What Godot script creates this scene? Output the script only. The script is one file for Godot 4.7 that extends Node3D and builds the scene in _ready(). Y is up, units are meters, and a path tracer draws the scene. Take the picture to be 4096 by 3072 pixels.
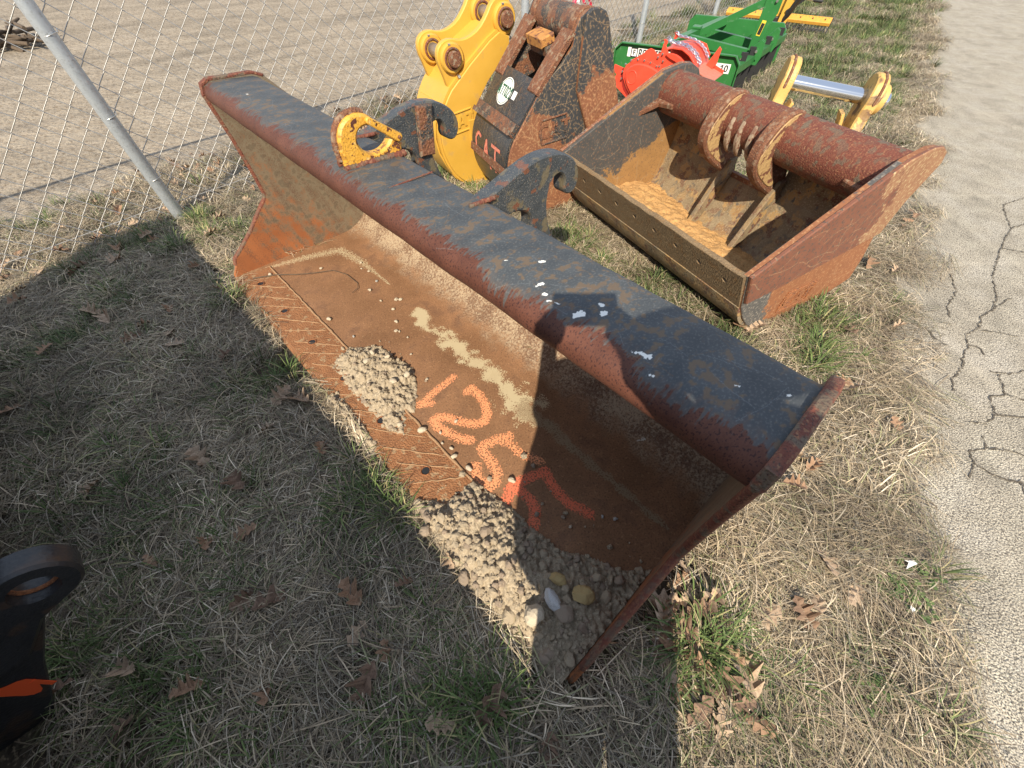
extends Node3D

# ---------------------------------------------------------------- helpers
var M := {}
var used := {}
var rng := RandomNumberGenerator.new()
const CAM_H := 1.6

func wp(x: float, y: float, z: float) -> Vector3:      # x right, y up, z forward (metres)
	return Vector3(x, y, -z)

func numbered(n: String) -> String:
	if not used.has(n):
		used[n] = 0
		return n
	used[n] += 1
	return "%s_%03d" % [n, used[n]]

func tag(o: Node, label: String, category := "", group := "", kind := "") -> Node:
	if label: o.set_meta("label", label)
	if category: o.set_meta("category", category)
	if group: o.set_meta("group", group)
	if kind: o.set_meta("kind", kind)
	return o

# a Node3D at the base of a thing: local x points to bearing+90, local z away from the bearing
func thing(called: String, label: String, category: String, at: Vector3, bearing := 0.0, group := "") -> Node3D:
	var o := Node3D.new()
	o.name = numbered(called)
	add_child(o)
	o.position = at
	o.rotation.y = -deg_to_rad(bearing)
	tag(o, label, category, group)
	return o

func part(parent: Node, called: String, mesh: Mesh, mat: Material) -> MeshInstance3D:
	var o := MeshInstance3D.new()
	o.name = called if parent != self else numbered(called)
	o.mesh = mesh
	o.material_override = mat
	parent.add_child(o, true)
	return o

class MB:
	var v := PackedVector3Array()
	var n := PackedVector3Array()
	var t := PackedVector2Array()
	var c := PackedColorArray()
	var col := Color(1, 1, 1)
	func tri(a: Vector3, b: Vector3, d: Vector3, na: Vector3, nb: Vector3, nd: Vector3, ta := Vector2.ZERO, tb := Vector2.ZERO, td := Vector2.ZERO) -> void:
		if (b - a).cross(d - a).dot(na + nb + nd) > 0.0:
			v.append_array([a, d, b]); n.append_array([na, nd, nb]); t.append_array([ta, td, tb])
		else:
			v.append_array([a, b, d]); n.append_array([na, nb, nd]); t.append_array([ta, tb, td])
		c.append(col); c.append(col); c.append(col)
	func quad(a: Vector3, b: Vector3, d: Vector3, e: Vector3, na: Vector3, nb: Vector3, nd: Vector3, ne: Vector3, ta := Vector2.ZERO, tb := Vector2.ZERO, td := Vector2.ZERO, te := Vector2.ZERO) -> void:
		tri(a, b, d, na, nb, nd, ta, tb, td)
		tri(a, d, e, na, nd, ne, ta, td, te)
	func flat(a: Vector3, b: Vector3, d: Vector3, e: Vector3, out: Vector3) -> void:
		var k := (b - a).cross(d - a).normalized()
		if k.dot(out) < 0.0: k = -k
		quad(a, b, d, e, k, k, k, k, Vector2(a.x, a.y), Vector2(b.x, b.y), Vector2(d.x, d.y), Vector2(e.x, e.y))
	func done(colors := false) -> ArrayMesh:
		var a := []
		a.resize(Mesh.ARRAY_MAX)
		a[Mesh.ARRAY_VERTEX] = v
		a[Mesh.ARRAY_NORMAL] = n
		a[Mesh.ARRAY_TEX_UV] = t
		if colors: a[Mesh.ARRAY_COLOR] = c
		var m := ArrayMesh.new()
		m.add_surface_from_arrays(Mesh.PRIMITIVE_TRIANGLES, a)
		return m

func pv(a: Array) -> PackedVector2Array:
	var p := PackedVector2Array()
	for q in a: p.append(Vector2(q[0], q[1]))
	return p

func ring2(c: Vector2, r: float, k := 20) -> PackedVector2Array:
	var p := PackedVector2Array()
	for i in k: p.append(c + Vector2(cos(TAU * i / k), sin(TAU * i / k)) * r)
	return p

# rounds a closed outline by cutting its corners (Chaikin)
func soften(p: PackedVector2Array, times := 1) -> PackedVector2Array:
	for k in times:
		var q := PackedVector2Array()
		for i in p.size():
			var a := p[i]
			var b := p[(i + 1) % p.size()]
			q.append(a.lerp(b, 0.25)); q.append(a.lerp(b, 0.75))
		p = q
	return p

func soften_open(p: PackedVector2Array, times := 1) -> PackedVector2Array:
	for k in times:
		var q := PackedVector2Array([p[0]])
		for i in p.size() - 1:
			q.append(p[i].lerp(p[i + 1], 0.25)); q.append(p[i].lerp(p[i + 1], 0.75))
		q.append(p[p.size() - 1])
		p = q
	return p

# an outline in the xy plane drawn out from z0 to z1, edges chamfered, round holes cut through
func extrude(mb: MB, outline: PackedVector2Array, z0: float, z1: float, bevel := 0.0, holes := [], smooth_deg := 38.0) -> void:
	var p := outline.duplicate()
	if Geometry2D.is_polygon_clockwise(p): p.reverse()
	var k := p.size()
	var sn := PackedVector2Array()
	for i in k:
		var d := (p[(i + 1) % k] - p[i]).normalized()
		sn.append(Vector2(d.y, -d.x))
	var ins := PackedVector2Array()
	for i in k:
		var a := sn[(i + k - 1) % k]
		var b := sn[i]
		var m := (a + b)
		if m.length() < 0.05: m = b
		m = m.normalized()
		ins.append(p[i] - m * bevel / maxf(0.45, m.dot(b)))
	var arc := 0.0
	var cs := cos(deg_to_rad(smooth_deg))
	for i in k:
		var j := (i + 1) % k
		var l := p[i].distance_to(p[j])
		var prev := sn[(i + k - 1) % k]
		var nxt := sn[j]
		var na2 := (sn[i] + prev).normalized() if sn[i].dot(prev) > cs else sn[i]
		var nb2 := (sn[i] + nxt).normalized() if sn[i].dot(nxt) > cs else sn[i]
		var na := Vector3(na2.x, na2.y, 0)
		var nb := Vector3(nb2.x, nb2.y, 0)
		var a0 := Vector3(p[i].x, p[i].y, z0 + bevel)
		var a1 := Vector3(p[i].x, p[i].y, z1 - bevel)
		var b0 := Vector3(p[j].x, p[j].y, z0 + bevel)
		var b1 := Vector3(p[j].x, p[j].y, z1 - bevel)
		mb.quad(a0, b0, b1, a1, na, nb, nb, na, Vector2(-a0.z, arc), Vector2(-a0.z, arc + l), Vector2(-a1.z, arc + l), Vector2(-a1.z, arc))
		if bevel > 0.0:
			var c0 := Vector3(ins[i].x, ins[i].y, z0)
			var d0 := Vector3(ins[j].x, ins[j].y, z0)
			var c1 := Vector3(ins[i].x, ins[i].y, z1)
			var d1 := Vector3(ins[j].x, ins[j].y, z1)
			var lo := Vector3(0, 0, -0.8)
			var hi := Vector3(0, 0, 0.8)
			mb.quad(c0, d0, b0, a0, (na + lo).normalized(), (nb + lo).normalized(), (nb + lo).normalized(), (na + lo).normalized(), ins[i], ins[j], p[j], p[i])
			mb.quad(c1, d1, b1, a1, (na + hi).normalized(), (nb + hi).normalized(), (nb + hi).normalized(), (na + hi).normalized(), ins[i], ins[j], p[j], p[i])
		arc += l
	var faces: Array = [ins]
	if holes.size():
		faces = []
		var xs := []
		for h in holes: xs.append(h[0].x)
		xs.sort()
		xs.push_front(-1e3); xs.push_back(1e3)
		for s in xs.size() - 1:
			var slab := PackedVector2Array([Vector2(xs[s], -1e3), Vector2(xs[s + 1], -1e3), Vector2(xs[s + 1], 1e3), Vector2(xs[s], 1e3)])
			var got: Array = Geometry2D.intersect_polygons(ins, slab)
			for h in holes:
				var left := []
				for g in got:
					for r in Geometry2D.clip_polygons(g, h[1]): left.append(r)
				got = left
			faces.append_array(got)
		for h in holes:
			var r: PackedVector2Array = h[1]
			for i in r.size():
				var j := (i + 1) % r.size()
				var ni: Vector2 = (h[0] - r[i]).normalized()
				var nj: Vector2 = (h[0] - r[j]).normalized()
				mb.quad(Vector3(r[i].x, r[i].y, z0), Vector3(r[j].x, r[j].y, z0), Vector3(r[j].x, r[j].y, z1), Vector3(r[i].x, r[i].y, z1), Vector3(ni.x, ni.y, 0), Vector3(nj.x, nj.y, 0), Vector3(nj.x, nj.y, 0), Vector3(ni.x, ni.y, 0))
	for f in faces:
		var idx := Geometry2D.triangulate_polygon(f)
		for i in range(0, idx.size(), 3):
			var a: Vector2 = f[idx[i]]
			var b: Vector2 = f[idx[i + 1]]
			var d: Vector2 = f[idx[i + 2]]
			for e in [[z0, -1.0], [z1, 1.0]]:
				var nn := Vector3(0, 0, e[1])
				mb.tri(Vector3(a.x, a.y, e[0]), Vector3(b.x, b.y, e[0]), Vector3(d.x, d.y, e[0]), nn, nn, nn, a, b, d)

func plate(outline: PackedVector2Array, z0: float, z1: float, bevel := 0.0, holes := []) -> ArrayMesh:
	var mb := MB.new()
	extrude(mb, outline, z0, z1, bevel, holes)
	return mb.done()

# a bent sheet: an open profile (its face on the left-hand side of travel) given thickness to the right; u runs along -z, v along the profile
func shell(profile: PackedVector2Array, th: float, z0: float, z1: float, smooth_deg := 40.0) -> ArrayMesh:
	var k := profile.size()
	var mb := MB.new()
	var sn := PackedVector2Array()
	for i in k - 1:
		var d := (profile[i + 1] - profile[i]).normalized()
		sn.append(Vector2(-d.y, d.x))
	var outer := PackedVector2Array()
	for i in k:
		var m := (sn[maxi(i - 1, 0)] + sn[mini(i, k - 2)]).normalized()
		outer.append(profile[i] - m * th)
	var cs := cos(deg_to_rad(smooth_deg))
	var arc := 0.0
	for i in k - 1:
		var l := profile[i].distance_to(profile[i + 1])
		var a2 := sn[i]
		var b2 := sn[i]
		if i > 0 and sn[i - 1].dot(sn[i]) > cs: a2 = (sn[i - 1] + sn[i]).normalized()
		if i < k - 2 and sn[i + 1].dot(sn[i]) > cs: b2 = (sn[i + 1] + sn[i]).normalized()
		var na := Vector3(a2.x, a2.y, 0)
		var nb := Vector3(b2.x, b2.y, 0)
		var p := profile[i]
		var q := profile[i + 1]
		var po := outer[i]
		var qo := outer[i + 1]
		mb.quad(Vector3(p.x, p.y, z0), Vector3(q.x, q.y, z0), Vector3(q.x, q.y, z1), Vector3(p.x, p.y, z1), na, nb, nb, na, Vector2(-z0, arc), Vector2(-z0, arc + l), Vector2(-z1, arc + l), Vector2(-z1, arc))
		mb.quad(Vector3(po.x, po.y, z0), Vector3(qo.x, qo.y, z0), Vector3(qo.x, qo.y, z1), Vector3(po.x, po.y, z1), -na, -nb, -nb, -na, Vector2(-z0, arc), Vector2(-z0, arc + l), Vector2(-z1, arc + l), Vector2(-z1, arc))
		for e in [[z0, -1.0], [z1, 1.0]]:
			var nn := Vector3(0, 0, e[1])
			mb.quad(Vector3(p.x, p.y, e[0]), Vector3(q.x, q.y, e[0]), Vector3(qo.x, qo.y, e[0]), Vector3(po.x, po.y, e[0]), nn, nn, nn, nn, p, q, qo, po)
		arc += l
	for e in [[0, 1], [k - 1, k - 2]]:
		var p := profile[e[0]]
		var o := outer[e[0]]
		var dir := (p - profile[e[1]]).normalized()
		mb.flat(Vector3(p.x, p.y, z0), Vector3(o.x, o.y, z0), Vector3(o.x, o.y, z1), Vector3(p.x, p.y, z1), Vector3(dir.x, dir.y, 0))
	return mb.done()

func basis_to(d: Vector3) -> Basis:
	d = d.normalized()
	var s := Vector3.UP if absf(d.y) < 0.9 else Vector3.RIGHT
	var x := s.cross(d).normalized()
	return Basis(x, d.cross(x), d)

func rod(mb: MB, a: Vector3, b: Vector3, r0: float, r1 := -1.0, seg := 16, bevel := 0.0) -> void:
	if r1 < 0.0: r1 = r0
	var q := basis_to(b - a)
	var d := (b - a).normalized()
	var st := []
	if bevel > 0.0: st = [[a, r0 - bevel, -0.7], [a + d * bevel, r0, -0.35], [b - d * bevel, r1, 0.35], [b, r1 - bevel, 0.7]]
	else: st = [[a, r0, 0.0], [b, r1, 0.0]]
	for i in seg:
		var e0 := q.x * cos(TAU * i / seg) + q.y * sin(TAU * i / seg)
		var e1 := q.x * cos(TAU * (i + 1) / seg) + q.y * sin(TAU * (i + 1) / seg)
		for s in st.size() - 1:
			var p0: Vector3 = st[s][0]
			var p1: Vector3 = st[s + 1][0]
			var n0: float = st[s][2] if s != 1 else 0.0
			var n1: float = st[s + 1][2] if s != 1 else 0.0
			var u0 := float(i) / seg * TAU * r0
			var u1 := float(i + 1) / seg * TAU * r0
			var l := a.distance_to(b)
			mb.quad(p0 + e0 * st[s][1], p0 + e1 * st[s][1], p1 + e1 * st[s + 1][1], p1 + e0 * st[s + 1][1], (e0 + d * n0).normalized(), (e1 + d * n0).normalized(), (e1 + d * n1).normalized(), (e0 + d * n1).normalized(), Vector2(0, u0), Vector2(0, u1), Vector2(l, u1), Vector2(l, u0))
		var first: Array = st[0]
		var last: Array = st[st.size() - 1]
		mb.tri(first[0], first[0] + e0 * first[1], first[0] + e1 * first[1], -d, -d, -d)
		mb.tri(last[0], last[0] + e0 * last[1], last[0] + e1 * last[1], d, d, d)

func sweep(mb: MB, pts: PackedVector3Array, rad, seg := 8) -> void:
	var k := pts.size()
	var rings := []
	var prev := Vector3.ZERO
	for i in k:
		var d := (pts[mini(i + 1, k - 1)] - pts[maxi(i - 1, 0)]).normalized()
		var x := basis_to(d).x if prev == Vector3.ZERO else (prev - d * prev.dot(d)).normalized()
		prev = x
		var y := d.cross(x)
		var r: float = rad[i] if rad is Array or rad is PackedFloat32Array else rad
		var row := []
		for s in seg:
			var e := x * cos(TAU * s / seg) + y * sin(TAU * s / seg)
			row.append([pts[i] + e * r, e])
		rings.append(row)
	for i in k - 1:
		for s in seg:
			var a: Array = rings[i][s]
			var b: Array = rings[i][(s + 1) % seg]
			var d: Array = rings[i + 1][(s + 1) % seg]
			var e: Array = rings[i + 1][s]
			mb.quad(a[0], b[0], d[0], e[0], a[1], b[1], d[1], e[1])
	for e in [[0, 1], [k - 1, k - 2]]:
		var nn := (pts[e[0]] - pts[e[1]]).normalized()
		for s in seg: mb.tri(pts[e[0]], rings[e[0]][s][0], rings[e[0]][(s + 1) % seg][0], nn, nn, nn)

# a box with chamfered edges; xf places it
func box(mb: MB, xf: Transform3D, size: Vector3, bevel := 0.003) -> void:
	var tmp := MB.new()
	var h := size / 2.0
	bevel = minf(bevel, minf(h.x, minf(h.y, h.z)) * 0.45)
	extrude(tmp, PackedVector2Array([Vector2(-h.x, -h.y), Vector2(h.x, -h.y), Vector2(h.x, h.y), Vector2(-h.x, h.y)]), -h.z, h.z, bevel)
	for i in range(0, tmp.v.size(), 3):
		mb.tri(xf * tmp.v[i], xf * tmp.v[i + 1], xf * tmp.v[i + 2], xf.basis * tmp.n[i], xf.basis * tmp.n[i + 1], xf.basis * tmp.n[i + 2], tmp.t[i], tmp.t[i + 1], tmp.t[i + 2])

func boxm(at: Vector3, size: Vector3, turn := Vector3.ZERO, bevel := 0.004) -> ArrayMesh:
	var mb := MB.new()
	box(mb, Transform3D(Basis.from_euler(turn), at), size, bevel)
	return mb.done()

func rodm(a: Vector3, b: Vector3, r: float, seg := 20, bevel := 0.004) -> ArrayMesh:
	var mb := MB.new()
	rod(mb, a, b, r, r, seg, bevel)
	return mb.done()

# a bar between two points in the xy plane, square in section
func barm(a: Vector3, b: Vector3, w: float, h: float, bevel := 0.005) -> ArrayMesh:
	var mb := MB.new()
	var q := basis_to(b - a)
	box(mb, Transform3D(q, (a + b) / 2.0), Vector3(w, h, a.distance_to(b)), bevel)
	return mb.done()

func lettering(text: String, size: float, depth: float, font := "Droid Sans", from_left := false) -> TextMesh:
	var tm := TextMesh.new()
	var f := SystemFont.new()
	f.font_names = PackedStringArray([font])
	f.font_weight = 700
	tm.font = f
	tm.text = text
	tm.font_size = 48
	tm.pixel_size = size / 36.0
	tm.depth = depth
	tm.curve_step = 2.0
	if from_left: tm.horizontal_alignment = HORIZONTAL_ALIGNMENT_LEFT
	return tm

# ---------------------------------------------------------------- computed textures
var lin2srgb := PackedByteArray()

func noise_bytes(seed_: int, freq: float, w: int, h: int, oct := 4, seamless := true, type := FastNoiseLite.TYPE_SIMPLEX_SMOOTH) -> PackedByteArray:
	var f := FastNoiseLite.new()
	f.seed = seed_
	f.noise_type = type
	f.frequency = freq
	f.fractal_type = FastNoiseLite.FRACTAL_FBM
	f.fractal_octaves = oct
	var im := f.get_seamless_image(w, h, false, false, 0.1, true) if seamless else f.get_image(w, h, false, false, true)
	im.convert(Image.FORMAT_L8)
	return im.get_data()

func ramp256(lo: float, hi: float) -> PackedFloat32Array:
	var a := PackedFloat32Array()
	for i in 256: a.append(smoothstep(lo, hi, i / 255.0) if lo < hi else 1.0 - smoothstep(hi, lo, i / 255.0))
	return a

func s8(v: float) -> int:
	return lin2srgb[clampi(int(v * 2047.0), 0, 2047)]

# two base colours mixed by noise, then patches: [frequency, octaves, low, high, colour]
func layered(s: int, seed_: int, c0: Color, c1: Color, freq: float, overlays: Array, scratches := []) -> Texture2D:
	var base := noise_bytes(seed_, freq, s, s, 5)
	var ns := []
	var al := []
	for k in overlays.size():
		ns.append(noise_bytes(seed_ + 11 * (k + 1), overlays[k][0], s, s, overlays[k][1]))
		al.append(ramp256(overlays[k][2], overlays[k][3]))
	var out := PackedByteArray()
	out.resize(s * s * 3)
	var ko := overlays.size()
	for i in s * s:
		var t := base[i] / 255.0
		var r := c0.r + (c1.r - c0.r) * t
		var g := c0.g + (c1.g - c0.g) * t
		var b := c0.b + (c1.b - c0.b) * t
		for k in ko:
			var a: float = al[k][ns[k][i]]
			if a > 0.0:
				var c: Color = overlays[k][4]
				r += (c.r - r) * a
				g += (c.g - g) * a
				b += (c.b - b) * a
		out[i * 3] = lin2srgb[mini(int(r * 2047.0), 2047)]
		out[i * 3 + 1] = lin2srgb[mini(int(g * 2047.0), 2047)]
		out[i * 3 + 2] = lin2srgb[mini(int(b * 2047.0), 2047)]
	var im := Image.create_from_data(s, s, false, Image.FORMAT_RGB8, out)
	var rr := RandomNumberGenerator.new()
	rr.seed = seed_ * 7 + 1
	for sc in scratches:      # [count, length px, colour, bend, width]
		for k in sc[0]:
			var p := Vector2(rr.randf() * s, rr.randf() * s)
			var ang := rr.randf() * TAU
			var len_px: int = int(sc[1] * rr.randf_range(0.3, 1.2))
			var c: Color = sc[2]
			var cc := Color8(s8(c.r), s8(c.g), s8(c.b))
			for q in len_px:
				ang += rr.randf_range(-1, 1) * sc[3]
				p += Vector2(cos(ang), sin(ang))
				var x := posmod(int(p.x), s)
				var y := posmod(int(p.y), s)
				im.set_pixel(x, y, im.get_pixel(x, y).lerp(cc, rr.randf_range(0.35, 0.95)))
				if sc[4] > 1:
					im.set_pixel((x + 1) % s, y, im.get_pixel((x + 1) % s, y).lerp(cc, rr.randf_range(0.2, 0.8)))
	return ImageTexture.create_from_image(im)

func bumps(s: int, seed_: int, freq: float, oct: int, strength: float) -> Texture2D:
	var im := Image.create_from_data(s, s, false, Image.FORMAT_L8, noise_bytes(seed_, freq, s, s, oct))
	im.convert(Image.FORMAT_RGBA8)
	im.bump_map_to_normal_map(strength)
	return ImageTexture.create_from_image(im)

func stone_mat(tex: Texture2D, rough: float, per_m: float, normal: Texture2D = null, nscale := 0.6, metal := 0.0, world := false) -> StandardMaterial3D:
	var m := StandardMaterial3D.new()
	m.albedo_texture = tex
	m.roughness = rough
	m.metallic = metal
	m.uv1_triplanar = true
	m.uv1_world_triplanar = world
	m.uv1_scale = Vector3.ONE * per_m
	if normal:
		m.normal_enabled = true
		m.normal_texture = normal
		m.normal_scale = nscale
	return m

func uv_mat(tex: Texture2D, rough: float, su: float, sv: float, normal: Texture2D = null, nscale := 0.6, metal := 0.0) -> StandardMaterial3D:
	var m := stone_mat(tex, rough, 1.0, normal, nscale, metal)
	m.uv1_triplanar = false
	m.uv1_scale = Vector3(su, sv, 1)
	return m

func plain(lin: Color, rough: float, metal := 0.0) -> StandardMaterial3D:
	var m := StandardMaterial3D.new()
	m.albedo_color = lin.linear_to_srgb()
	m.roughness = rough
	m.metallic = metal
	return m

# ---------------------------------------------------------------- materials
func make_materials() -> void:
	for i in 2048:
		var v := i / 2047.0
		lin2srgb.append(int(round(255.0 * (v * 12.92 if v <= 0.0031308 else 1.055 * pow(v, 1.0 / 2.4) - 0.055))))
	var grit := bumps(512, 5, 0.09, 4, 5.0)
	var pits := bumps(512, 9, 0.045, 5, 6.0)
	var wave := bumps(512, 13, 0.012, 3, 3.0)
	M.grit = grit
	M.pits = pits
	M.wave = wave
	# brown-red rust with orange specks
	M.rust_tex = layered(512, 21, Color(0.085, 0.034, 0.022), Color(0.20, 0.078, 0.040), 0.012, [
		[0.11, 3, 0.60, 0.70, Color(0.32, 0.145, 0.06)], [0.16, 3, 0.66, 0.74, Color(0.055, 0.026, 0.02)], [0.02, 4, 0.66, 0.78, Color(0.26, 0.19, 0.13)]])
	M.rust = stone_mat(M.rust_tex, 0.82, 2.2, grit, 0.7)
	# orange, freshly rusted plate
	M.rust_orange = stone_mat(layered(512, 33, Color(0.19, 0.066, 0.026), Color(0.34, 0.13, 0.048), 0.010, [
		[0.12, 3, 0.62, 0.72, Color(0.40, 0.19, 0.085)], [0.14, 3, 0.66, 0.75, Color(0.09, 0.036, 0.02)], [0.018, 4, 0.64, 0.80, Color(0.13, 0.062, 0.04)]]), 0.85, 1.8, grit, 0.7)
	# dark maroon rust of hard-worn tubes
	M.rust_red = stone_mat(layered(512, 47, Color(0.11, 0.028, 0.018), Color(0.19, 0.058, 0.032), 0.02, [
		[0.06, 4, 0.60, 0.72, Color(0.25, 0.115, 0.058)], [0.012, 4, 0.62, 0.76, Color(0.13, 0.098, 0.066)], [0.15, 3, 0.68, 0.76, Color(0.05, 0.022, 0.018)]]), 0.75, 2.0, grit, 0.6)
	# blue-black machine paint, scuffed
	M.black = stone_mat(layered(512, 55, Color(0.022, 0.026, 0.031), Color(0.045, 0.05, 0.055), 0.02, [
		[0.13, 3, 0.66, 0.76, Color(0.20, 0.165, 0.125)], [0.02, 4, 0.64, 0.80, Color(0.12, 0.095, 0.068)], [0.035, 4, 0.72, 0.80, Color(0.13, 0.052, 0.03)]],
		[[90, 60, Color(0.24, 0.17, 0.10), 0.12, 1]]), 0.42, 1.6, grit, 0.35)
	M.black_scratched = stone_mat(layered(512, 61, Color(0.02, 0.023, 0.027), Color(0.042, 0.046, 0.05), 0.02, [
		[0.014, 4, 0.60, 0.76, Color(0.105, 0.072, 0.043)], [0.13, 3, 0.68, 0.76, Color(0.16, 0.09, 0.05)], [0.02, 5, 0.68, 0.76, Color(0.16, 0.062, 0.033)]],
		[[330, 75, Color(0.33, 0.22, 0.12), 0.16, 1], [60, 150, Color(0.30, 0.21, 0.13), 0.10, 2]]), 0.45, 1.5, grit, 0.35)
	# black turning into rust
	M.black_rust = stone_mat(layered(512, 71, Color(0.03, 0.032, 0.035), Color(0.06, 0.055, 0.05), 0.02, [
		[0.009, 5, 0.45, 0.58, Color(0.17, 0.068, 0.036)], [0.12, 3, 0.62, 0.72, Color(0.27, 0.13, 0.06)], [0.02, 4, 0.68, 0.78, Color(0.20, 0.165, 0.12)]],
		[[80, 60, Color(0.26, 0.17, 0.10), 0.14, 1]]), 0.7, 1.3, grit, 0.6)
	# clean machine yellow
	M.yellow = stone_mat(layered(256, 83, Color(0.555, 0.315, 0.045), Color(0.605, 0.352, 0.057), 0.02, [[0.03, 4, 0.72, 0.84, Color(0.52, 0.31, 0.075)]]), 0.38, 1.0, wave, 0.12)
	# yellow with chips down to rust
	M.yellow_chipped = stone_mat(layered(512, 91, Color(0.56, 0.285, 0.03), Color(0.66, 0.36, 0.055), 0.02, [
		[0.022, 5, 0.70, 0.73, Color(0.10, 0.034, 0.022)], [0.08, 4, 0.77, 0.80, Color(0.13, 0.05, 0.03)], [0.03, 4, 0.70, 0.82, Color(0.60, 0.40, 0.14)]]), 0.5, 2.0, grit, 0.3)
	M.yellow_faded = stone_mat(layered(512, 97, Color(0.55, 0.31, 0.085), Color(0.62, 0.37, 0.11), 0.02, [
		[0.030, 5, 0.60, 0.64, Color(0.10, 0.05, 0.035)], [0.012, 4, 0.60, 0.75, Color(0.46, 0.31, 0.14)]], [[60, 40, Color(0.25, 0.16, 0.08), 0.3, 1]]), 0.5, 2.0, grit, 0.3)
	M.tan_worn = stone_mat(layered(512, 101, Color(0.30, 0.185, 0.085), Color(0.52, 0.35, 0.155), 0.03, [
		[0.008, 5, 0.58, 0.66, Color(0.15, 0.062, 0.038)], [0.10, 3, 0.72, 0.80, Color(0.16, 0.09, 0.06)]]), 0.6, 3.0, grit, 0.5)
	M.red = stone_mat(layered(256, 103, Color(0.66, 0.060, 0.030), Color(0.70, 0.078, 0.042), 0.02, [[0.05, 4, 0.72, 0.85, Color(0.60, 0.075, 0.045)]]), 0.36, 1.2, wave, 0.1)
	M.red_dark = plain(Color(0.26, 0.016, 0.012), 0.5)
	M.green = stone_mat(layered(256, 107, Color(0.022, 0.135, 0.034), Color(0.030, 0.165, 0.042), 0.02, [[0.04, 4, 0.70, 0.85, Color(0.06, 0.17, 0.07)]]), 0.34, 1.2, wave, 0.12)
	M.black_plain = plain(Color(0.018, 0.018, 0.02), 0.5)
	M.white_paint = plain(Color(0.78, 0.78, 0.76), 0.5)
	M.ink = plain(Color(0.012, 0.013, 0.014), 0.5)
	M.sticker_green = plain(Color(0.02, 0.10, 0.055), 0.5)
	M.chrome = plain(Color(0.72, 0.74, 0.78), 0.09, 1.0)
	M.zinc = plain(Color(0.62, 0.60, 0.56), 0.28, 0.9)
	M.galvanised = stone_mat(layered(256, 113, Color(0.40, 0.44, 0.48), Color(0.52, 0.56, 0.60), 0.03, [[0.06, 3, 0.66, 0.80, Color(0.36, 0.38, 0.40)]]), 0.42, 3.0, grit, 0.2, 0.55)
	M.wire = plain(Color(0.50, 0.49, 0.47), 0.45, 0.5)
	M.plastic_clear = StandardMaterial3D.new()
	M.plastic_clear.albedo_color = Color(0.85, 0.83, 0.82, 0.22)
	M.plastic_clear.transparency = BaseMaterial3D.TRANSPARENCY_ALPHA
	M.plastic_clear.roughness = 0.12
	M.sand = stone_mat(layered(512, 127, Color(0.37, 0.20, 0.070), Color(0.50, 0.29, 0.115), 0.012, [
		[0.11, 3, 0.66, 0.76, Color(0.56, 0.36, 0.17)], [0.05, 4, 0.70, 0.78, Color(0.26, 0.14, 0.055)]]), 0.95, 1.6, pits, 0.9)
	M.dirt = stone_mat(layered(512, 131, Color(0.24, 0.19, 0.13), Color(0.42, 0.345, 0.245), 0.04, [
		[0.10, 3, 0.64, 0.74, Color(0.52, 0.44, 0.33)], [0.08, 4, 0.66, 0.76, Color(0.22, 0.165, 0.105)]]), 0.97, 2.5, pits, 1.0)
	M.pebble_pale = stone_mat(layered(256, 137, Color(0.40, 0.33, 0.24), Color(0.56, 0.49, 0.38), 0.03, [[0.10, 3, 0.66, 0.78, Color(0.30, 0.24, 0.17)]]), 0.9, 6.0, pits, 0.6)
	M.pebble_grey = stone_mat(layered(256, 139, Color(0.28, 0.27, 0.25), Color(0.55, 0.54, 0.51), 0.08, [[0.16, 3, 0.62, 0.70, Color(0.10, 0.10, 0.10)]]), 0.85, 9.0, grit, 0.4)
	M.pebble_ochre = stone_mat(layered(256, 149, Color(0.36, 0.25, 0.10), Color(0.48, 0.36, 0.17), 0.03, [[0.10, 3, 0.66, 0.78, Color(0.24, 0.17, 0.09)]]), 0.9, 6.0, pits, 0.6)
	M.pebble_brown = stone_mat(layered(256, 151, Color(0.22, 0.165, 0.12), Color(0.34, 0.27, 0.20), 0.03, [[0.10, 3, 0.66, 0.78, Color(0.15, 0.11, 0.08)]]), 0.9, 6.0, pits, 0.6)
	M.cut_edge = stone_mat(layered(512, 191, Color(0.20, 0.082, 0.034), Color(0.33, 0.145, 0.060), 0.014, [
		[0.16, 3, 0.66, 0.76, Color(0.36, 0.205, 0.105)], [0.20, 3, 0.68, 0.78, Color(0.12, 0.055, 0.03)], [0.02, 4, 0.64, 0.80, Color(0.33, 0.215, 0.12)]]), 0.88, 1.9, grit, 0.8)
	M.weld_dusty = stone_mat(layered(128, 193, Color(0.22, 0.115, 0.055), Color(0.40, 0.26, 0.15), 0.08, []), 0.9, 8.0, grit, 0.5)
	M.black_blue = stone_mat(layered(512, 197, Color(0.030, 0.037, 0.044), Color(0.058, 0.066, 0.074), 0.016, [
		[0.15, 3, 0.66, 0.76, Color(0.24, 0.215, 0.18)], [0.010, 5, 0.60, 0.74, Color(0.125, 0.105, 0.068)], [0.014, 5, 0.67, 0.75, Color(0.15, 0.062, 0.036)]], [[70, 60, Color(0.25, 0.17, 0.10), 0.1, 1]]), 0.45, 1.9, grit, 0.3)
	M.black_smooth = stone_mat(layered(256, 199, Color(0.020, 0.021, 0.023), Color(0.034, 0.035, 0.038), 0.02, [[0.02, 4, 0.66, 0.80, Color(0.055, 0.038, 0.03)]]), 0.40, 1.5, grit, 0.2)
	M.spray_orange = plain(Color(0.86, 0.115, 0.03), 0.6)
	M.spray_pink = stone_mat(layered(256, 211, Color(0.60, 0.11, 0.06), Color(0.70, 0.30, 0.22), 0.03, [[0.1, 3, 0.62, 0.7, Color(0.12, 0.06, 0.05)]]), 0.6, 6.0)
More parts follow.
